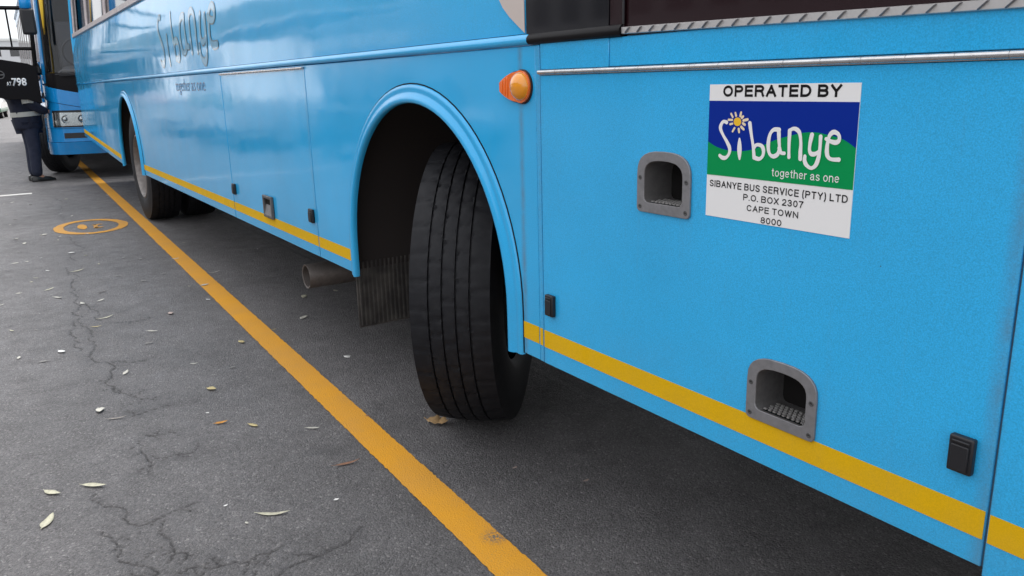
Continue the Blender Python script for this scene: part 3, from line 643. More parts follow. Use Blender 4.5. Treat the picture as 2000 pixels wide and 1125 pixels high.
# step cups
for ci, (cx, zb) in enumerate(CUPS):
    outer = dshape(cx, zb, .160, .1335, .010, .60); inner = dshape(cx, zb+.022, .116, .0915)
    cup = B(MB().prism(outer, -.0085, -.003, 'y', [inner]).build('step_cup', 'cast_alu', bus, bevel=.0022))
    mb = MB(); n = len(inner); dp = .075
    ring = [[(a, y, b) for a, b in dshape(cx, zb+.022, .116-.012*k, .0915-.006*k)] for k, y in ((0, -.0055), (1, dp))]
    mb.sweep(ring, cap=False)
    rc = mb.build('recess', 'cast_alu_dark', cup, auto=50)
    bx = dshape(cx, zb+.0215, .108, .088)
    MB().prism(bx, dp-.006, dp).build('back_shade', 'dark_under', cup)  # no plate here: black sheet painting the darkness of the open back
    mb = MB()
    for r_ in range(5):
        for c_ in range(9):
            sx = cx-.046+c_*.0108+(r_ % 2)*.005; sy = .004+r_*.0095; sz = zb+.0225+.0
            mb.box(sx, sx+.0065, sy, sy+.0042, sz-.001, sz+.0022)
    st_ = mb.build('tread_studs', 'bright_alu', cup); st_['kind'] = 'stuff'
    for sx, sz in ((-.0695, .075), (.0695, .075), (-.069, .012), (.069, .012)):
        sc = MB().lathe([(.0001, -.0088), (.0026, -.0089), (.0040, -.0097), (.0050, -.0093), (.0054, -.0080)], 12, (cx+sx, 0, zb+sz)).build('screw', 'gasket_grey', cup, auto=60)
        MB().box(cx+sx-.0026, cx+sx+.0026, -.00915, -.0088, zb+sz-.0006, zb+sz+.0006).build('screw_slot', 'dark_under', bus).matrix_parent_inverse = bus_in
# amber side lamp
lamp = MB()
def tear(s_, cx=-1.786, cz=1.231, r=.041, tip=-1.886):
    P = [(cx+r*s_*math.cos(a), cz+r*s_*1.0*math.sin(a)) for a in [(-112+i*224/22)*math.pi/180 for i in range(23)]]
    tx = tip-(s_-1)*.05
    for i in range(1, 8):
        t_ = i/8; P.append((P[22][0]+(tx-P[22][0])*t_, cz+(r*s_*.927)*(1-t_**1.8)+.012*s_*t_**1.8))
    P.append((tx, cz+.011*s_)); P.append((tx, cz-.011*s_))
    for i in range(7, 0, -1):
        t_ = i/8; P.append((P[22][0]+(tx-P[22][0])*t_, cz-(r*s_*.927)*(1-t_**1.8)-.012*s_*t_**1.8))
    return P
lm = B(MB().prism(tear(1.0), -.012, -.003).build('side_lamp', 'amber', bus, bevel=.004, seg=3))
MB().prism(tear(1.07), -.006, .0).build('gasket', 'gasket', lm, bevel=.002)
mb = MB(); prof = [(.0365*math.cos(a*math.pi/16), -.010-.025*math.sin(a*math.pi/16)) for a in range(8)]+[(.0002, -.035)]
mb.lathe(prof, 32, (-1.784, 0, 1.232)).build('lamp_dome', 'amber_dome', lm, smooth=True)
MB().lathe([(.012, -.012), (.012, -.022), (.006, -.028), (.0002, -.029)], 14, (-1.784, 0, 1.232)).build('bulb', 'lamp_chrome', lm, smooth=True)
for k in range(3): MB().box(-1.872+k*.013, -1.868+k*.013, -.0145, -.011, 1.231-.016-k*.005, 1.231+.016+k*.005).build('lens_rib', 'amber', lm, bevel=.0012)

# operator notice
SX0, SX1, SZ0, SZ1 = -1.1331, -.8079, .9762, 1.2306
sign = B(MB().box(SX0, SX1, -.0042, -.003, SZ0, SZ1).build('operator_notice', 'white_vinyl', bus))
sign['label'] = 'square blue, green and white operator notice'
ZBL, ZGR = 1.2002, 1.058
hz = [(SX0+.0004, HILL[0][1]+.0004)]+[tuple(p) for p in HILL[1:-1]]+[(SX1-.0004, HILL[-1][1])]
hs = [(p.x, p.y) for p in catmull(hz, 4)]
MB().prism(hs+[(SX1-.0004, ZBL), (SX0+.0004, ZBL)], -.0048, -.0042).build('blue_field', 'sign_blue', sign)
MB().prism([(SX0+.0004, ZGR), (SX1-.0004, ZGR)]+hs[::-1], -.0048, -.0042).build('green_hill', 'sign_green', sign)
mb = MB()
for i, s_ in enumerate(LOGO): stroke(mb, s_, .0072 if i != 1 else .0066, -.0053, taper=(i == 1))
mb.build('logo_lettering', 'white_vinyl', sign)
mb = MB(); mb.add([(SUN_C[0]+.0092*math.cos(a*math.pi/12), -.0053, SUN_C[1]+.0079*math.sin(a*math.pi/12)) for a in range(24)], [tuple(range(24))]).build('sun_disc', 'sun_yellow', sign)
mb = MB()
for r_ in RAYS: stroke(mb, r_, .0046, -.0053)
mb.build('sun_rays', 'ray_cream', sign)
YS = -.0047
glyph_text('heading', 'OPERATED BY', 'sign_black', sign, -1.0985, -.8425, 1.2078, .0208, YS, .22, .14)
glyph_text('slogan', 'together as one', 'white_vinyl', sign, -.9745, -.8345, 1.0672, .0150, -.0053, .11, .13)
glyph_text('company_line', 'SIBANYE BUS SERVICE (PTY) LTD', 'sign_black', sign, -1.1245, -.8158, 1.0352, .0130, YS, .165, .17)
glyph_text('box_line', 'P.O. BOX 2307', 'sign_black', sign, -1.0384, -.9026, 1.0164, .0122, YS, .165, .17)
glyph_text('town_line', 'CAPE TOWN', 'sign_black', sign, -1.0290, -.9120, .9970, .0118, YS, .165, .17)
glyph_text('code_line', '8000', 'sign_black', sign, -.9945, -.9472, .9780, .0118, YS, .165, .14)

# large lettering along the side
lx0 = min(p[0] for s_ in LOGO for p in s_); lx1 = max(p[0] for s_ in LOGO for p in s_)
lz0 = min(p[1] for s_ in LOGO for p in s_)
def big(s_): return [(-6.55+(p[0]-lx0)/(lx1-lx0)*1.70, 1.40+(p[1]-lz0)*4.75) for p in s_]
mb = MB(); mb2 = MB()
for s_ in LOGO:
    stroke(mb, big(s_), .048, 0); stroke(mb2, big(s_), .034, 0)
def skin_y(z): 
    for (y0, z0), (y1, z1) in zip(up, up[1:]):
        if z0 <= z <= z1: return y0+(y1-y0)*(z-z0)/(z1-z0)
    return 0.
for q, off, mt, nm in ((mb, .0012, 'text_brown', 'side_lettering'), (mb2, .0022, 'text_pale', 'side_lettering_fill')):
    q.v = [(x, skin_y(z)-off-.0004+y, z) for x, y, z in q.v]; B(q.build(nm, mt, bus))
for wd_, a, b in (('together', -6.15, -5.70), ('as', -5.66, -5.545), ('one', -5.505, -5.28)):
    B(text_mesh('side_slogan', wd_, 'text_red', bus, a, b, 1.232, .085, -.0012, -.012))

# windows along the side
ZW0, ZW1 = 1.957, 2.86
tum = lambda z: .043+(z-1.945)*.07
pill = [XR+.14, -11.0, -9.42, -7.86, -6.3, -4.74, -3.2, -1.78]
for a, b in zip(pill, pill[1:]):
    x0, x1 = a+.022, b-.022
    wn = part('window', bus); B(wn)
    mb = MB()
    pane = [(x0, tum(ZW0)+.012, ZW0), (x1, tum(ZW0)+.012, ZW0), (x1, tum(ZW1)+.012, ZW1), (x0, tum(ZW1)+.012, ZW1)]
    mb.add(pane, [(0, 1, 2, 3)]).build('pane', 'window_glass', wn)
    mb = MB(); rr = .07; crn = []
    for cx, cz, t0 in ((x0+rr, ZW0+rr, 180), (x1-rr, ZW0+rr, 270), (x1-rr, ZW1-rr, 0), (x0+rr, ZW1-rr, 90)):
        for k in range(5): t_ = R(t0+k*22.5); crn.append((cx+rr*math.cos(t_), tum(cz+rr*math.sin(t_)), cz+rr*math.sin(t_)))
    mb.tube(crn, .016, 8, closed=True).build('frame', 'frame_grey', wn, smooth=True)
    MB().tube([(x0, tum(2.5)+.004, 2.5), (x1, tum(2.5)+.004, 2.5)], .010, 6).build('sliding_rail', 'frame_grey', wn)
for x in pill:
    B(MB().add([(x-.03, tum(1.945)+.018, 1.945), (x+.03, tum(1.945)+.018, 1.945), (x+.03, tum(2.9)+.018, 2.9), (x-.03, tum(2.9)+.018, 2.9),
             (x-.03, tum(1.945)+.06, 1.945), (x+.03, tum(1.945)+.06, 1.945), (x+.03, tum(2.9)+.06, 2.9), (x-.03, tum(2.9)+.06, 2.9)],
            [(0, 1, 2, 3), (4, 5, 6, 7), (0, 1, 5, 4), (2, 3, 7, 6), (0, 3, 7, 4), (1, 2, 6, 5)]).build('window_pillar', 'black_paint', bus))
B(MB().sweep([[(x, .040, 1.935), (x, .022, 1.940), (x, .024, 1.985), (x, .060, 1.99)] for x in (XR+.06, -1.77)]).build('window_sill', 'frame_grey', bus, auto=40))
# upper cab glass, roof, ends, far side, floor
B(MB().sweep([[(x, .02, 1.942), (x, tum(2.86), 2.86), (x, tum(2.86)+.02, 2.86), (x, .045, 1.942)] for x in (-1.775, XF)]).build('cab_upper_glass', 'black_glass', bus))
roof_p = [(tum(2.88)-.002, 2.88), (.115, 2.98), (.19, 3.06), (.34, 3.12), (.7, 3.16), (1.25, 3.175), (1.8, 3.16), (2.16, 3.12), (2.31, 3.06), (2.385, 2.98), (2.5-tum(2.88), 2.88)]
roof_i = [(y+(.03 if y < 1.2 else -.03 if y > 1.3 else 0), z-.04) for y, z in roof_p]
B(MB().sweep([[(x, y, z) for y, z in roof_p]+[(x, y, z) for y, z in reversed(roof_i)] for x in (XR, XF)]).build('roof', 'bus_blue', bus, auto=40))
rear_out = [(.004, SLOPE(XR)), (2.496, SLOPE(XR)), (2.5, 1.36), (2.49, 1.94), (2.42, 2.9), (2.25, 3.05), (1.25, 3.16), (.25, 3.05), (.08, 2.9), (.012, 1.94), (.001, 1.36)]
B(MB().prism(rear_out, XR-.03, XR+.02, 'x').build('rear_wall', 'bus_blue', bus, bevel=.02, seg=3))
B(MB().prism([(.01, ZB), (2.49, ZB), (2.49, 1.4), (.01, 1.4)], XF-.01, XF+.03, 'x').build('front_panel', 'bus_blue', bus))
B(MB().prism([(.01, 1.4), (2.49, 1.4), (2.42, 2.95), (.08, 2.95)], XF-.01, XF+.01, 'x').build('windscreen', 'black_glass', bus))
B(MB().box(XR, XF, 2.48, 2.5, ZB, 1.945).build('far_side', 'bus_blue', bus))
mb = MB()
for x in pill+[-.4, .4]: mb.box(x-.05, x+.05, 2.40, 2.47, 1.945, 2.9)
mb.box(XR, XF, 2.40, 2.46, 2.8, 2.9); B(mb.build('far_window_pillars', 'black_paint', bus))
mb = MB(); mb.box(XR+.02, XF-.02, .03, 2.47, 1.27, 1.33)
for x0, x1 in ((XR+.03, RX-.70), (RX+.70, FX-.70), (FX+.70, XF-.02)):
    mb.box(x0, x1, .12, 2.38, .66 if x0 < -10 else .56, 1.28)
for cx in (FX, RX): mb.box(cx-.72, cx+.72, .80, 1.70, .58, 1.28)
mb.box(XR+.03, XF-.03, .80, 1.7, .5, .6)
mb.box(-7.6, -4.1, .44, 2.3, .25, .57)  # low box added to block light from under the bus
mb.box(-1.66, XF-.05, .43, 2.35, .235, .57)  # second added box, keeps the ground below the front end dark
B(mb.build('chassis', 'dark_under', bus))
for cx in (FX, RX):                     # wheel housing liners
    n = 24; secs = []
    for i in range(n+1):
        t_ = math.pi*i/n; c_, s_ = math.cos(t_), math.sin(t_)
        secs.append([(cx-.655*c_, .016, AZ+.655*s_), (cx-.655*c_, .78, AZ+.655*s_), (cx-.67*c_, .78, AZ+.67*s_), (cx-.67*c_, .016, AZ+.67*s_)])
    secs = [[(cx-.655, .016, .5), (cx-.655, .78, .5), (cx-.67, .78, .5), (cx-.67, .016, .5)]]+secs+[[(cx+.655, .016, .5), (cx+.655, .78, .5), (cx+.67, .78, .5), (cx+.67, .016, .5)]]
    B(MB().sweep(secs).build('wheel_housing', 'liner', bus, auto=40))
# seats seen through the rear windows
seat_me = MB().box(-.22, .22, 0, .95, .35, .48).mesh('seat_cushion', 'seat_blue'); back_me = MB().box(-.30, -.18, 0, .95, .45, 1.08).mesh('seat_back', 'seat_blue')
for x in (-11.9, -11.0, -10.1, -9.2, -8.3, -7.4):
    for y in (.14, 1.42):
        s_ = part('seat', bus, (x, y, 1.33)); B(s_)
        for nm, me in (('seat_cushion', seat_me), ('seat_back', back_me)):
            o = bpy.data.objects.new(nm, me); COL.objects.link(o); o.parent = s_

# wheels
TW, TR = .146, .522
def tyre_profile():
    """(radius, axial) from the outer bead over the tread to the inner bead"""
    P = [(.292, -.118), (.305, -.130), (.335, -.140), (.375, -.1455), (.42, -.146), (.455, -.143), (.480, -.137), (.497, -.1335)]
    E = [-.131, -.0705, -.0640, -.0255, -.0190, .0190, .0255, .0640, .0705, .131]
    crown = lambda a: TR-.010*(abs(a)/.13)**2.4
    for k in range(0, 10, 2):
        a, b = E[k], E[k+1]
        P += [(crown(a), a), (crown(a*.85+b*.15), a*.85+b*.15), (crown((a+b)/2), (a+b)/2), (crown(a*.15+b*.85), a*.15+b*.85), (crown(b), b)]
        if k < 8: P += [(crown(b)-.011, b+.0008), (crown(b)-.011, E[k+2]-.0008)]
    P += [(.497, .1335), (.480, .137), (.455, .143), (.42, .146), (.375, .1455), (.335, .140), (.305, .130), (.292, .118)]
    return P
TP = tyre_profile()
def tyre_fn(i, j, r, a):
    q = i-8
    if 0 <= q < 33:
        k, m_ = divmod(q, 7)
        if m_ in (0, 4) and (j+k*2) % 5 == (0 if m_ == 0 else 2) and abs(a) < .12: return r-.0055, a
        if m_ in (1, 3) and (j+k*3) % 9 == 3: return r-.0065, a
        if m_ == 1 and k == 0 and j % 10 == 0 or m_ == 3 and k == 4 and j % 10 == 0: return r-.003, a
    return r, a
tyre_me = MB().lathe(TP, 320, fn=tyre_fn).mesh('tyre', 'rubber', True); tyre_me.set_sharp_from_angle(angle=R(38))
rim_prof = [(.300, -.122), (.306, -.134), (.296, -.138), (.288, -.128), (.280, -.10), (.272, -.06), (.268, .02), (.20, .045), (.150, .03), (.142, -.02), (.120, -.045), (.06, -.05), (.001, -.05)]
rim_me = MB().lathe(rim_prof, 64).mesh('rim', 'rim_steel', True); rim_me.set_sharp_from_angle(angle=R(35))
hub_prof = [(.292, .118), (.30, .06), (.26, -.02), (.20, -.05), (.001, -.06)]
nut_me = MB().lathe([(.016, .03), (.016, .005), (.010, .0), (.0005, .0)], 6).mesh('wheel_nut', 'rim_steel')
drum_me = MB().lathe([(.001, .09), (.285, .09), (.288, .06), (.285, .03)], 32).mesh('brake_drum', 'dark_under')
def wheel(name, parent, x, y, rz, r=1., dish=.0, z=.52, inv=None, nuts=True):
    wh = part(name, parent, (x, y, z), rz)
    if inv is not None: wh.matrix_parent_inverse = inv
    wh.scale = (r, 1, r)
    for nm, me in (('tyre', tyre_me), ('rim', rim_me), ('brake_drum', drum_me)):
        o = bpy.data.objects.new(nm, me); COL.objects.link(o); o.parent = wh
    if nuts:
        for k in range(10):
            o = bpy.data.objects.new('wheel_nut', nut_me); COL.objects.link(o); o.parent = wh
            o.location = (.175*math.cos(k*.628), .012, .175*math.sin(k*.628))
    return wh
STEER = R(-43)
wheel('front_wheel', bus, -2.535, .30, STEER, inv=bus_in)
wheel('front_wheel', bus, -2.36, 2.22, math.pi+STEER, inv=bus_in)
for y, rz in ((.19, 0), (.53, math.pi), (2.31, math.pi), (1.97, 0)): wheel('rear_wheel', bus, RX, y, rz, inv=bus_in, nuts=(y == .19))
B(MB().tube([(FX, .45, .5), (FX, 2.05, .5)], .07, 10).build('front_axle', 'dark_under', bus))
B(MB().tube([(RX, .3, .52), (RX, 2.2, .52)], .10, 10).build('rear_axle', 'dark_under', bus))
# mud flap with moulded ribs
fl = B(MB().box(-3.108, -3.100, .02, .60, .245, 1.0).build('mud_flap', 'flap_rubber', bus, bevel=.002))
rib = MB().sweep([[(-3.101, -.005, z), (-3.094, -.003, z), (-3.094, .003, z), (-3.101, .005, z)] for z in (.255, .53)]).mesh('flap_rib', 'flap_rubber')
for k in range(26):
    o = bpy.data.objects.new('flap_rib', rib); COL.objects.link(o); o.parent = fl; o.location = (0, .034+k*.0195, 0)
# exhaust
mb = MB(); prof = [(.053, .055), (.060, .052), (.062, .056), (.062, .9), (.055, .9), (.053, .056)]
ex = B(MB().lathe(prof, 32, (-3.85, 0, .322)).build('exhaust_pipe', 'exhaust_steel', bus, auto=50))
MB().lathe([(.054, .10), (.001, .12)], 24, (-3.85, 0, .322)).build('pipe_bore', 'dark_under', ex)
B(MB().box(-3.87, -3.83, .5, .54, .37, .60).build('exhaust_hanger', 'dark_under', bus))

# ------------------------------------------------------------------ bus 2 (nose towards us, behind bus 1)
b2 = tag(empty('coach_bus', (-19, .87, 0)), 'second blue bus nosed up behind the near bus, its black driver door open', 'bus')
b2_in = Matrix.Translation((19, -.87, 0))
def B2(o): o.matrix_parent_inverse = b2_in; return o
YC, HW = .87, 1.255
def plan(u):
    """u 0 = right flank behind the corner, 1 = left flank; returns (x, y offset from the axis)"""
    s_ = 1 if u > .5 else -1; q = abs(u-.5)*2             # 0 centre, 1 flank
    if q < .74: yy = q/.74*(HW-.22); xx = -13.06-.16*(q/.74)**2.2
    else:
        t_ = (q-.74)/.26*math.pi/2; yy = HW-.22+.22*math.sin(t_); xx = -13.22-.42*(1-math.cos(t_))
    return xx, s_*yy
def fp(u, z, off=0.):
    x, y = plan(u); e = .002; xa, ya = plan(max(u-e, 0)); xb, yb = plan(min(u+e, 1))
    n = Vector((yb-ya, -(xb-xa), 0)).normalized()
    inset = 1-.052*max(z-.5, 0)/HW; rk = -.10*max(z-1.35, 0)**1.2
    lip = -.06*max(.55-z, 0)/.2
    return (x+rk+lip+n.x*off, YC+y*inset+n.y*off, z)
def band(name, u0, u1, zl, zh, mt, off=0., nu=24, nz=6, parent=None, th=.02):
    f = lambda q, u: q(u) if callable(q) else q
    vs = []; fs = []
    for o_ in (off, off-th):
        for i in range(nu+1):
            u = u0+(u1-u0)*i/nu; a, b = f(zl, u), f(zh, u)
            for j in range(nz+1): vs.append(fp(u, a+(b-a)*j/nz, o_))
    k = nz+1; n = (nu+1)*k
    for i in range(nu):
        for j in range(nz):
            fs.append((i*k+j, (i+1)*k+j, (i+1)*k+j+1, i*k+j+1)); fs.append((n+i*k+j, n+i*k+j+1, n+(i+1)*k+j+1, n+(i+1)*k+j))
    rim_ = [i*k for i in range(nu+1)]+[nu*k+j for j in range(1, k)]+[i*k+nz for i in range(nu-1, -1, -1)]+[j for j in range(nz-1, 0, -1)]
    for a, b in zip(rim_, rim_[1:]+rim_[:1]): fs.append((a, b, b+n, a+n))
    o = MB().add(vs, fs).build(name, mt, parent or b2, auto=35)
    return B2(o) if parent is None else o
UC = lambda y: .5+(y-YC)/(HW-.22)*.74/2          # u for a front position y
vb = lambda u: 1.36-.30*max(0, 1-abs(u-.5)*2)**.9*1.0 if abs(u-.5) > .0 else 1.06
band('bumper_lip', 0, 1, .37, .545, 'front_blue', .012, 60)
band('bumper', 0, 1, .55, .735, 'front_blue', 0., 60)
sl_ = lambda u0, u1: band('bumper_slot', u0, u1, .60, .675, 'black_plastic', .004, 8)
sl_(.115, .36); sl_(.64, .885)
band('nose_panel', 0, 1, .74, lambda u: vb(u)-.20, 'front_blue', .0, 60)
band('nose_band', 0, 1, lambda u: vb(u)-.193, lambda u: vb(u), 'front_blue', .012, 60)
band('black_panel', .03, .97, lambda u: vb(u)+.004, 1.505, 'black_paint', .004, 60)
band('corner_post', 0, .045, 1.365, 2.95, 'front_blue', .012, 8, 12); band('corner_post', .955, 1, 1.365, 2.95, 'front_blue', .012, 8, 12)
band('corner_trim', .048, .062, 1.51, 2.95, 'black_paint', .003, 6, 12); band('corner_trim', .938, .952, 1.51, 2.95, 'black_paint', .003, 6, 12)
band('windscreen', .062, .938, 1.51, 2.85, 'dark_glass', .0, 40, 14, th=.006)
band('windscreen_header', .062, .938, 2.855, 3.05, 'front_blue', .002, 40)
for u0, u1 in ((.075, .26), (.74, .925)):
    hl = band('headlight', u0, u1, lambda u: .775, lambda u: .945+.04*abs(u-.5), 'lamp_chrome', .006, 12, 6, th=.012)
    band('headlight_surround', u0-.012, u1+.012, .755, .99, 'black_plastic', .002, 12, 6, parent=None)
    lens = band('lens', u0, u1, lambda u: .775, lambda u: .945+.04*abs(u-.5), 'clear_glass', .035, 12, 6, parent=hl, th=.004); lens.matrix_parent_inverse = Matrix.Identity(4)
    for k in (.3, .7):
        px, py, pz = fp(u0+(u1-u0)*k, .868, .007)
        d = MB().lathe([(.055, .018), (.058, .010), (.05, .004), (.028, .0), (.02, .010), (.001, .012)], 24, (px, py, pz), 'x').build('lamp', 'lamp_chrome', hl, smooth=True)
for u0, u1 in ((.3, .33),): pass
for a, b in (((-13.155, .05, 1.49), (-13.12, .62, 1.53)), ((-13.15, .10, 1.475), (-13.10, .86, 1.60))):
    B2(MB().tube([Vector(a)+Vector((.05, -.25, -.01)), Vector(a)+Vector((.05, 0, 0)), Vector(b)+Vector((.035, 0, 0))], .009, 6).build('wiper', 'black_plastic', b2, smooth=True))
YR = YC-HW                                        # right flank
XS0, XS1 = -13.66, -25.4
tb = lambda z: .052*max(z-.5, 0)
side_out = lambda x, z0, z1, mt, nm, x2, off=0.: B2(MB().add(
    [(x, YR+tb(z0)-off, z0), (x2, YR+tb(z0)-off, z0), (x2, YR+tb(z1)-off, z1), (x, YR+tb(z1)-off, z1), (x, YR+tb(z0)+.03, z0), (x2, YR+tb(z0)+.03, z0), (x2, YR+tb(z1)+.03, z1), (x, YR+tb(z1)+.03, z1)],
    [(0, 1, 2, 3), (4, 7, 6, 5), (0, 4, 5, 1), (3, 2, 6, 7), (0, 3, 7, 4), (1, 5, 6, 2)]).build(nm, mt, b2))
side_out(-13.66, .40, 1.10, 'front_blue', 'side_panel', -14.44); side_out(-15.72, .40, 1.10, 'front_blue', 'side_panel', -21.2)
side_out(-22.5, .42, 1.10, 'front_blue', 'side_panel', XS1); side_out(-14.55, 1.105, 1.70, 'front_blue', 'side_panel', XS1)
side_out(-14.44, 1.0, 1.10, 'front_blue', 'side_panel', -15.72); side_out(-21.2, 1.0, 1.10, 'front_blue', 'side_panel', -22.5)
side_out(XS0, 2.9, 3.12, 'front_blue', 'cornice', XS1)
x = -14.55
while x > XS1+.5:
    x2 = max(x-1.34, XS1+.06); side_out(x-.03, 1.72, 2.88, 'black_glass', 'side_window', x2, -.004); side_out(x+.03, 1.70, 2.90, 'frame_grey', 'side_pillar', x-.03, .006); x -= 1.36
# driver's doorway
side_out(-13.66, 1.70, 2.9, 'black_paint', 'door_pillar', -13.74)
B2(MB().box(XS1, XS0, YR+.10, YC+HW-.1, 3.06, 3.16).build('roof', 'front_blue', b2, bevel=.05))
B2(MB().box(XS1, XS0+.2, YC+HW-.03, YC+HW, .4, 3.1).build('far_flank', 'front_blue', b2))
B2(MB().box(XS1-.03, XS1, YR+.13, YC+HW-.1, .42, 3.1).build('rear_wall', 'front_blue', b2))
B2(MB().box(XS1, XS0, YR+.05, YC+HW-.05, .98, 1.02).box(XS1, -22.6, YR+.1, YC+HW-.1, .5, 1.0).box(-21.1, -15.8, YR+.1, YC+HW-.1, .5, 1.0).box(-13.9, XS0+.25, YR+.12, YC+HW-.12, .45, 1.0).build('chassis', 'dark_under', b2))
B2(MB().box(-16.4, -16.3, YR+.1, YC+HW-.1, 1.02, 3.06).build('bulkhead', 'interior', b2))
for x in (-14.85, -21.85):
    for y, rz in ((YR+.19, 0), (YC+HW-.19, math.pi)): wheel('wheel', b2, x, y, rz-(R(24) if x > -15 else 0), inv=b2_in, nuts=False)
B2(MB().tube([(-13.40, -.215, 1.45), (-13.45, -.20, 2.95)], .032, 10).build('grab_pole', 'pole_yellow', b2, smooth=True))
B2(MB().box(-13.92, -13.42, -.12, 1.6, 1.25, 1.56).build('dashboard', 'grey_cushion', b2, bevel=.06, seg=4))
ds = B2(MB().box(-14.75, -14.25, -.02, .5, 1.45, 1.62).build('driver_seat', 'grey_cushion', b2, bevel=.05, seg=3))
MB().box(-14.85, -14.70, -.02, .5, 1.6, 2.3).build('seat_back', 'grey_cushion', ds, bevel=.05, seg=3).matrix_parent_inverse = Matrix.Identity(4)
sw = MB(); C0 = Vector((-14.0, .22, 1.82)); ring = []
for k in range(28):
    a = k/28*2*math.pi; ring.append(C0+Vector((.10*math.sin(a)*1.0, .23*math.cos(a), .2*math.sin(a))))
sw.tube(ring, .016, 8, closed=True).tube([C0, C0+Vector((.2, 0, -.3))], .03, 8); B2(sw.build('steering_wheel', 'grey_cushion', b2, smooth=True))
# open driver's door (outer face towards us)
DX, DY0, DY1 = -13.19, -.405, -1.12
dr = B2(MB().prism([(DY0, 1.10), (DY0, 1.60), (DY0-.06, 1.615), (DY0-.10, 1.635), (-.80, 1.69), (DY1, 1.705), (DY1, 1.25), (DY1+.1, 1.22), (-.80, 1.16), (-.58, 1.155), (DY0-.03, 1.10)], DX-.045, DX, 'x').build('driver_door', 'black_paint', b2, bevel=.008))
mb = MB()
for a, b, r_ in (((DY0-.012, 1.6), (DY0+.045, 2.62), .028), ((DY1, 1.7), (DY1+.06, 2.62), .024), ((DY0+.045, 2.62), (DY1+.06, 2.62), .026), ((DY0+.01, 1.83), (DY1, 1.845), .022), ((DY0+.04, 2.36), (DY1+.04, 2.355), .026), ((-.652, 1.83), (-.655, 2.36), .011)):
    mb.tube([(DX-.022, a[0], a[1]), (DX-.022, b[0], b[1])], r_, 4)
mb.build('door_frame', 'black_paint', dr)
MB().add([(DX-.024, DY0, 1.6), (DX-.024, DY1, 1.68), (DX-.024, DY1+.05, 2.6), (DX-.024, DY0+.04, 2.6)], [(0, 1, 2, 3)]).build('door_pane', 'clear_glass', dr)
text_mesh('fleet_letters', 'AT', 'white_letter', dr, -.793, -.733, 1.345, .055, DX+.0015, .01, 'x')
text_mesh('fleet_number', '798', 'white_letter', dr, -.728, -.553, 1.345, .102, DX+.0015, .03, 'x')
MB().lathe([(.055, .001), (.052, .006), (.044, .006), (.042, .001)], 24, (DX, -.85, 1.49), 'x').box(DX, DX+.012, -.895, -.805, 1.483, 1.497).build('door_handle', 'cast_alu_dark', dr)
for z in (1.2, 1.55, 2.2): MB().tube([(DX-.03, DY0+.025, z-.04), (DX-.03, DY0+.025, z+.04)], .016, 8).build('door_hinge', 'black_plastic', dr)
# mirror
mi = B2(MB().box(-13.02, -12.92, -.505, -.335, 2.0, 2.335).build('mirror', 'black_plastic', b2, bevel=.03, seg=3))
mb = MB(); secs = []
for k in range(9):
    t_ = k/8; cx = -12.97-.05*t_; cy = -.425+.10*t_*t_; cz = 2.345+.62*t_; wy = .075-.02*t_; wx = .05
    secs.append([(cx+wx*math.cos(a*math.pi/5), cy+wy*math.sin(a*math.pi/5), cz) for a in range(10)])
secs.insert(0, [(-12.97+.02*math.cos(a*math.pi/5), -.425+.03*math.sin(a*math.pi/5), 2.325) for a in range(10)])
mb.sweep(secs); mb.tube([(-13.0, -.33, 2.93), (-13.15, -.1, 2.98), (-13.2, .1, 2.96)], .045, 8); mb.build('mirror_arm', 'front_blue', mi, smooth=True)

b2.location.y += .13; b2.rotation_euler.z = -.0227     # parked a little askew

# ------------------------------------------------------------------ person behind the open door
pr = tag(empty('person', (-13.62, -.60, 0), R(8)), 'person in dark navy uniform standing behind the open black door, reflective bands on jacket', 'person')
def skinned(name, verts, edges, mt, parent, sub=2, root=0):
    me = bpy.data.meshes.new(name); me.from_pydata([v[:3] for v in verts], edges, [])
    o = bpy.data.objects.new(name, me); COL.objects.link(o); o.parent = parent
    bpy.context.view_layer.objects.active = o
    mo = o.modifiers.new('skin', 'SKIN'); 
    if not me.skin_vertices: 
        bm = bmesh.new(); bm.from_mesh(me); bm.verts.layers.skin.verify(); bm.to_mesh(me); bm.free()
    for i, v in enumerate(verts):
        sv = me.skin_vertices[0].data[i]; sv.radius = (v[3], v[4] if len(v) > 4 else v[3]); sv.use_root = (i == root)
    mo.use_smooth_shade = True
    sb = o.modifiers.new('sub', 'SUBSURF'); sb.levels = sub; sb.render_levels = sub
    me.materials.append(M[mt]); return o
# local frame: person faces +Y (towards the bus), X to its right hand
body_v = [(0, 0, .90, .14, .12), (0, .0, 1.10, .13, .11), (0, .02, 1.30, .15, .11), (0, .03, 1.40, .07, .07), (0, .10, 1.42, .055), (0, .17, 1.46, .085, .095), (0, .22, 1.51, .075, .09),
          (.18, .02, 1.33, .055), (.215, .02, 1.08, .045), (.19, .20, .98, .035), (.16, .27, .98, .026, .04),
          (-.18, .02, 1.33, .055), (-.215, .02, 1.08, .045), (-.19, .20, .98, .035), (-.16, .27, .98, .026, .04),
          (.09, 0, .82, .085), (.10, .01, .48, .06), (.10, -.01, .09, .042), (.10, .07, .04, .035),
          (-.09, 0, .82, .085), (-.10, .01, .48, .06), (-.10, -.01, .09, .042), (-.10, .07, .04, .035)]
body_e = [(0, 1), (1, 2), (2, 3), (3, 4), (4, 5), (5, 6), (2, 7), (7, 8), (8, 9), (9, 10), (2, 11), (11, 12), (12, 13), (13, 14), (0, 15), (15, 16), (16, 17), (17, 18), (0, 19), (19, 20), (20, 21), (21, 22)]
base = len(body_v)
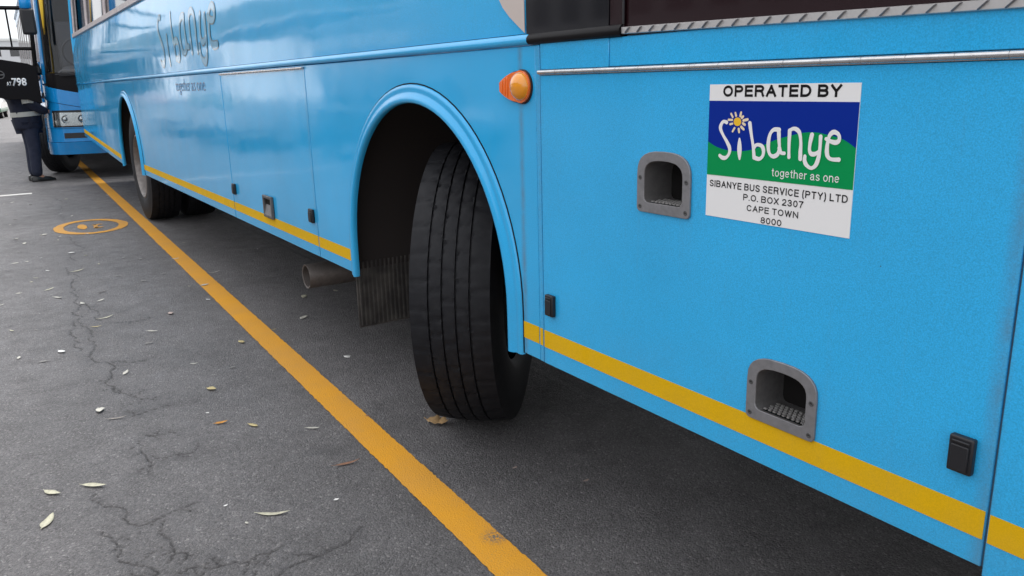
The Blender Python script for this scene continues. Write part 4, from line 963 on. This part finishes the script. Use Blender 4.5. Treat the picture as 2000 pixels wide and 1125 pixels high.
for sx, w_ in ((1, 10), (-1, 14)):
    for k in range(4):
        a = len(body_v); ox = (-.026+.017*k)
        body_v += [(sx*.16+ox, .305, .975, .0095), (sx*.16+ox, .335, .955, .009), (sx*.16+ox, .345, .93, .008)]
        body_e += [(w_, a), (a, a+1), (a+1, a+2)]
    a = len(body_v); body_v += [(sx*.16-sx*.04, .275, .99, .011), (sx*.16-sx*.055, .305, .995, .0095)]; body_e += [(w_, a), (a, a+1)]
body = skinned('body', body_v, body_e, 'skin', pr)
skinned('trousers', [(0, -.005, .90, .17, .15), (.085, -.005, .80, .115, .125), (.095, .005, .50, .088, .10), (.10, -.015, .20, .078, .09), (.10, -.015, .055, .078, .092),
                     (-.085, -.005, .80, .115, .125), (-.095, .005, .50, .088, .10), (-.10, -.015, .20, .078, .09), (-.10, -.015, .055, .078, .092)],
        [(0, 1), (1, 2), (2, 3), (3, 4), (0, 5), (5, 6), (6, 7), (7, 8)], 'trouser_cloth', pr)
skinned('jacket', [(0, .0, .97, .225, .205), (0, -.01, .72, .215, .185), (0, -.01, 1.16, .205, .19), (0, .01, 1.33, .19, .15), (0, .03, 1.42, .09, .09),
                   (.20, .01, 1.33, .085), (.245, .0, 1.10, .078), (.24, .17, .99, .065), (.20, .22, .985, .05),
                   (-.20, .01, 1.33, .085), (-.245, .0, 1.10, .078), (-.24, .17, .99, .065), (-.20, .22, .985, .05)],
        [(0, 1), (0, 2), (2, 3), (3, 4), (3, 5), (5, 6), (6, 7), (7, 8), (3, 9), (9, 10), (10, 11), (11, 12)], 'navy_cloth', pr)
skinned('hair', [(0, .18, 1.55, .08, .08), (0, .12, 1.50, .07, .06), (0, .24, 1.57, .05, .05)], [(0, 1), (0, 2)], 'hair', pr)
mb = MB()
for sx in (-1, 1): mb.lathe([(.0005, .105), (.008, .1), (.011, .095)], 10, (sx*.032, .20, 1.46))
mb.lathe([(.0005, .13), (.012, .11), (.016, .09)], 8, (0, .20, 1.43)).build('face_features', 'skin', pr, smooth=True)
def band_ring(name, c, rx, ry, h, tilt=0., n=32):
    vs = []; fs = []
    for k in range(n):
        a = 2*math.pi*k/n; x_, y_ = rx*math.cos(a), ry*math.sin(a)
        for s_, e_ in ((0, 0), (1, 0), (1, -.006), (0, -.006)):
            vs.append((c[0]+x_*(1+e_/rx), c[1]+y_*(1+e_/ry), c[2]+h*s_+tilt*y_))
    for k in range(n):
        k2 = (k+1) % n
        for j in range(4): fs.append((k*4+j, k2*4+j, k2*4+(j+1) % 4, k*4+(j+1) % 4))
    return MB().add(vs, fs).build(name, 'reflective', pr, auto=50)
band_ring('waist_band', (0, -.005, .925), .222, .203, .065, .06)
for sx in (1, -1):
    c = Vector((sx*.243, -.005, 1.125)); d = Vector((sx*.05, .0, -.23)).normalized(); u = Vector((1, 0, 0)); u = (u-d*u.dot(d)).normalized(); v = d.cross(u)
    MB().sweep([[c+d*q+(u*math.cos(a*math.pi/8)+v*math.sin(a*math.pi/8))*.080 for a in range(16)] for q in (-.035, .035)], cap=False).build('sleeve_band', 'reflective', pr, smooth=True)
for sx in (.10, -.10):
    P = []
    for y_, w_, h_ in ((-.10, .030, .07), (-.07, .042, .085), (.0, .044, .085), (.06, .046, .065), (.13, .050, .05), (.19, .042, .04), (.215, .02, .025)):
        P.append([(sx-w_, y_, 0.), (sx-w_, y_, h_*.45), (sx-w_*.6, y_, h_), (sx+w_*.6, y_, h_), (sx+w_, y_, h_*.45), (sx+w_, y_, 0.)])
    MB().sweep(P).build('shoe', 'shoe', pr, bevel=.008)
pp = tag(MB().box(-.105, .105, -.004, .0, -.15, .15).build('paper_sheet', 'paper'), 'pale sheet of paper held by the person in navy uniform', 'paper')
pp.location = (-13.62, -.29, 1.02); pp.rotation_euler = (R(-25), 0, R(20))

# ------------------------------------------------------------------ fallen leaves
LC = dict(w=(.52, .50, .44), W=(.72, .71, .69), c=(.46, .44, .33), y=(.50, .41, .20), d=(.05, .04, .035), p=(.45, .35, .31), g=(.22, .21, .20), k=(.28, .25, .22), o=(.50, .22, .03), b=(.24, .12, .07), B=(.42, .27, .13))
for k, c in LC.items():
    m = mat('leaf_'+k, c, .6); t = NT(m)
    t.l(t.mix(t.rng(t.noise(90, 4), .35, .7, 0, 1), c, tuple(q*.72 for q in c)), t.b.inputs['Base Color'])
def leaf(p0, p1, col, wr, label, group=None, seed=0, curl=1.):
    r_ = random.Random(seed); a, b = Vector((*p0, 0)), Vector((*p1, 0)); L = max((b-a).length, .012); d = (b-a).normalized(); n = Vector((-d.y, d.x, 0))
    k = 10; vs = []; bend = r_.uniform(-.08, .08)*L; lift = min(L*.10, .010)*curl*r_.uniform(.6, 1.2); fold = r_.uniform(.15, .5)
    for i in range(k+1):
        t_ = i/k; wd = L*wr*.5*(math.sin(math.pi*min(1, max(0, (t_-.10)/.90))**.85)**.8 if t_ > .10 else .06)+.0004
        c = a+d*L*t_+n*bend*math.sin(math.pi*t_); z = .0032+lift*(2*t_-1)**2*(1 if t_ > .5 else .5)
        wob = 1+.18*math.sin(9*t_+seed)
        if col == 'B': wob = r_.uniform(.55, 1.25); z += r_.uniform(0, .010); wd *= r_.uniform(.7, 1.1)
        vs += [tuple(c+n*wd*wob)[:2]+(z+wd*fold,), tuple(c)[:2]+(z,), tuple(c-n*wd)[:2]+(z+wd*fold*.7,)]
    mid = (a+b)/2; vs = [(x-mid.x, y-mid.y, z) for x, y, z in vs]
    fs = []
    for i in range(k): fs += [(3*i, 3*i+1, 3*i+4, 3*i+3), (3*i+1, 3*i+2, 3*i+5, 3*i+4)]
    o = MB().add(vs, fs).build('fallen_leaf', 'leaf_'+col, smooth=True); o.location = (mid.x, mid.y, 0)
    sf = o.modifiers.new('thick', 'SOLIDIFY'); sf.thickness = .0006
    tag(o, label, 'leaf', group); return o
for i, (q, col, wr, lab) in enumerate(LEAVES):
    c0 = [(q[0]+q[2])/2, (q[1]+q[3])/2]; L0 = math.hypot(q[0]-q[2], q[1]-q[3]); f_ = min(1, .06/L0) if wr >= .28 and col not in 'B' and 'upright' not in lab else 1
    q = [c0[k % 2]+(v-c0[k % 2])*f_ for k, v in enumerate(q)]
    if col == 'B': q = [q[0]-.01, q[1]-.045, q[2]-.0, q[3]-.06]
    leaf(q[:2], q[2:], col, wr, lab, 'fallen leaves on the road', i, 2.2 if col == 'B' else 1.)
for i, (x, y) in enumerate(SMALL):
    r_ = random.Random(100+i); L = r_.uniform(.02, .05)*(1 if abs(x) < 7 else 1.25); a = r_.uniform(0, 6.28)
    lab = 'tiny pale leaf fleck '+('right of the orange line, in the shade of the bus' if y > LINE_Y(x) else 'beyond the painted orange ring' if x < -9.1 else 'beside the painted orange ring' if x < -7.4 else 'left of the long asphalt crack' if y < -.90 else 'between the asphalt crack and the orange line')
    leaf((x-L/2*math.cos(a), y-L/2*math.sin(a)), (x+L/2*math.cos(a), y+L/2*math.sin(a)), r_.choice('wwWcg'), r_.uniform(.2, .5), lab, 'tiny leaf flecks '+lab[21:], 100+i)

# ------------------------------------------------------------------ what stands across the road (mostly seen mirrored in the paint)
def car(name, label, loc, rz, mt, sill):
    c = tag(empty(name, loc, rz), label, 'car')
    prof = [(-2.1, .30), (2.05, .30), (2.12, .55), (2.02, .72), (1.05, .90), (-1.75, .95), (-2.08, .85), (-2.15, .55)]
    bo = MB().prism(prof, -.83, .83).build('body', mt, c, bevel=.07, seg=3)
    MB().prism([(-2.13, .32), (2.09, .32), (2.13, .52), (-2.16, .52)], -.837, .837).build('sill', sill, c, bevel=.02)
    secs = [[(x, y*k, z) for x, y, k, z in ((-1.85, -.78, 1, .93), (1.05, -.78, 1, .89), (.45, -.78, .82, 1.40), (-1.25, -.78, .82, 1.43))], [(x, y*k, z) for x, y, k, z in ((-1.85, .78, 1, .93), (1.05, .78, 1, .89), (.45, .78, .82, 1.40), (-1.25, .78, .82, 1.43))]]
    MB().sweep(secs).build('cabin', mt, c, bevel=.05, seg=3)
    for s_ in (-1, 1):
        for x0, x1, x2, x3 in ((-1.45, -.42, -.42, -1.08), (-.34, .78, .36, -.34)):
            MB().add([(x0, s_*.772, .97), (x1, s_*.772, .96), (x2, s_*.668, 1.34), (x3, s_*.668, 1.35)], [(0, 1, 2, 3)]).build('side_window', 'black_glass', c)
        for x in (-1.3, 1.35):
            wh = part('wheel', c, (x, s_*.74, .31), 0 if s_ < 0 else math.pi)
            wh.scale = (.6, .6, .6)
            for nm, me in (('tyre', tyre_me), ('rim', rim_me)):
                o = bpy.data.objects.new(nm, me); COL.objects.link(o); o.parent = wh
        MB().box(1.98, 2.10, s_*.55-.16, s_*.55+.16, .60, .72).build('headlight', 'lamp_lens', c, bevel=.02)
        MB().box(-2.17, -2.08, s_*.62-.12, s_*.62+.12, .62, .80).build('tail_light', 'tail_red', c, bevel=.02)
    for x0, x1, z1, nm in ((1.02, .48, 1.36, 'windscreen'), (-1.83, -1.29, 1.39, 'rear_window')):
        MB().add([(x0+(.006 if x0 > 0 else -.006), -.66, .95), (x0+(.006 if x0 > 0 else -.006), .66, .95), (x1+(.012 if x0 > 0 else -.012), .57, z1), (x1+(.012 if x0 > 0 else -.012), -.57, z1)], [(0, 1, 2, 3)]).build(nm, 'black_glass', c)
    return c
car('parked_car', 'distant white car with grey-green lower half beyond the person', (-51.2, -.75, -.006), R(-6), 'car_white', 'car_green')
def minibus(label, loc, rz, mt, bandm):
    c = tag(empty('minibus', loc, rz), label, 'minibus', 'vehicles parked across the road')
    prof = [(-2.4, .35), (2.3, .35), (2.42, .55), (2.38, 1.0), (1.75, 1.55), (1.25, 2.05), (-2.3, 2.1), (-2.42, 1.9)]
    MB().prism(prof, -.87, .87).build('body', mt, c, bevel=.08, seg=3)
    for s_ in (-1, 1):
        y0, y1 = (-.885, -.868) if s_ < 0 else (.868, .885)
        for x0, x1 in ((-2.2, -1.1), (-1.02, .05), (.13, 1.1)): MB().box(x0, x1, y0, y1, 1.25, 1.85).build('side_window', 'black_glass', c, bevel=.006)
        MB().box(-2.38, 2.3, y0, y1, .85, 1.12).build('colour_band', bandm, c)
        for x in (-1.5, 1.5):
            wh = part('wheel', c, (x, s_*.78, .33), 0 if s_ < 0 else math.pi); wh.scale = (.64, .6, .64)
            for nm, me in (('tyre', tyre_me), ('rim', rim_me)):
                o = bpy.data.objects.new(nm, me); COL.objects.link(o); o.parent = wh
    return c
minibus('white minibus with red band parked across the road under the canopy', (-25, -4.1, -.006), R(3), 'car_white', 'car_red')
minibus('white minibus with green band parked across the road under the canopy', (-18.6, -4.0, -.006), R(2), 'car_white', 'car_green')
car('parked_car', 'dark grey car parked across the road nearest the camera', (-12.2, -4.6, -.006), R(0), 'car_grey', 'black_plastic')
cn = tag(empty('station_canopy', (-50, -11, 0)), 'long white flat roofed platform canopy on grey posts across the road', 'canopy')
MB().box(-25, 22, -2.2, 2.2, 3.75, 3.95).build('roof', 'white_roof', cn, bevel=.02)
for k in range(10): MB().tube([(-23+k*4.8, 0, -.01), (-23+k*4.8, 0, 3.76)], .09, 8).build('post', 'post_grey', cn, smooth=True)
def block(label, x0, x1, y0, y1, h, col, nx, nz, face):
    m = 'wall_%d' % len(M); mat(m, col, .85)
    c = tag(empty('office_building', ((x0+x1)/2, (y0+y1)/2, -.01)), label, 'building')
    cx, cy = (x1-x0)/2, (y1-y0)/2
    MB().box(-cx, cx, -cy, cy, 0, h).build('wall', m, c); MB().box(-cx-.2, cx+.2, -cy-.2, cy+.2, h, h+.35).build('parapet', 'white_roof', c)
    for i in range(nx):
        for k in range(nz):
            z0 = 1.1+k*(h-.6)/nz; z1 = z0+(h-.6)/nz*.5
            if face == 'x':
                w_ = 2*cy/nx; a = -cy+w_*(i+.2); wn = MB().box(cx-.02, cx+.03, a, a+w_*.6, z0, z1).build('window', 'black_glass', c)
            else:
                w_ = 2*cx/nx; a = -cx+w_*(i+.2); wn = MB().box(a, a+w_*.6, cy-.02, cy+.03, z0, z1).build('window', 'black_glass', c)
block('pale low office building at the far end of the road', -168, -150, -26, 16, 9.0, (.60, .60, .62), 14, 3, 'x')
block('white two storey building behind the platform canopy', -95, -62, -44, -30, 7.5, (.62, .60, .57), 10, 2, 'y')
block('grey three storey building across the road behind the parked cars', -52, -6, -46, -32, 11.5, (.20, .20, .21), 14, 3, 'y')
# hills to the side
mb = MB(); vs = []; K = 60
for i in range(K+1):
    az = R(6+i*110/K); el = 3.2+10*(1-math.exp(-i/11))+.6*math.sin(i*.55)+.5*math.sin(i*1.37+1)
    d0, d1, d2 = 600, 900, 1300; zt = math.tan(R(el))*d1
    for d, z in ((d0, -2), ((d0+d1)/2, zt*.42+6*math.sin(i*1.9)), (d1, zt), (d2, zt*.6), (d2+300, -2)):
        vs.append((-d*math.cos(az), -d*math.sin(az), z))
mb.add(vs, [(i*5+j, (i+1)*5+j, (i+1)*5+j+1, i*5+j+1) for i in range(K) for j in range(4)])
m = mat('hill_scrub', (.07, .08, .06), .95); t = NT(m); t.l(t.mix(t.rng(t.noise(.02, 6, .65), .35, .65, 0, 1), (.05, .065, .045), (.12, .12, .11)), t.b.inputs['Base Color'])
tag(mb.build('hills', 'hill_scrub', smooth=True), kind='structure')
# unseen kerb side, added to cut the light under the bus
pv = MB(); pv.prism([(2.95, -.01), (2.95, .15), (2.97, .165), (60, .165), (60, -.01)], -120, 60, 'x'); mat('unseen_pavement', (.26, .25, .24), .85)
tag(pv.build('unseen_pavement', 'unseen_pavement'), kind='structure')
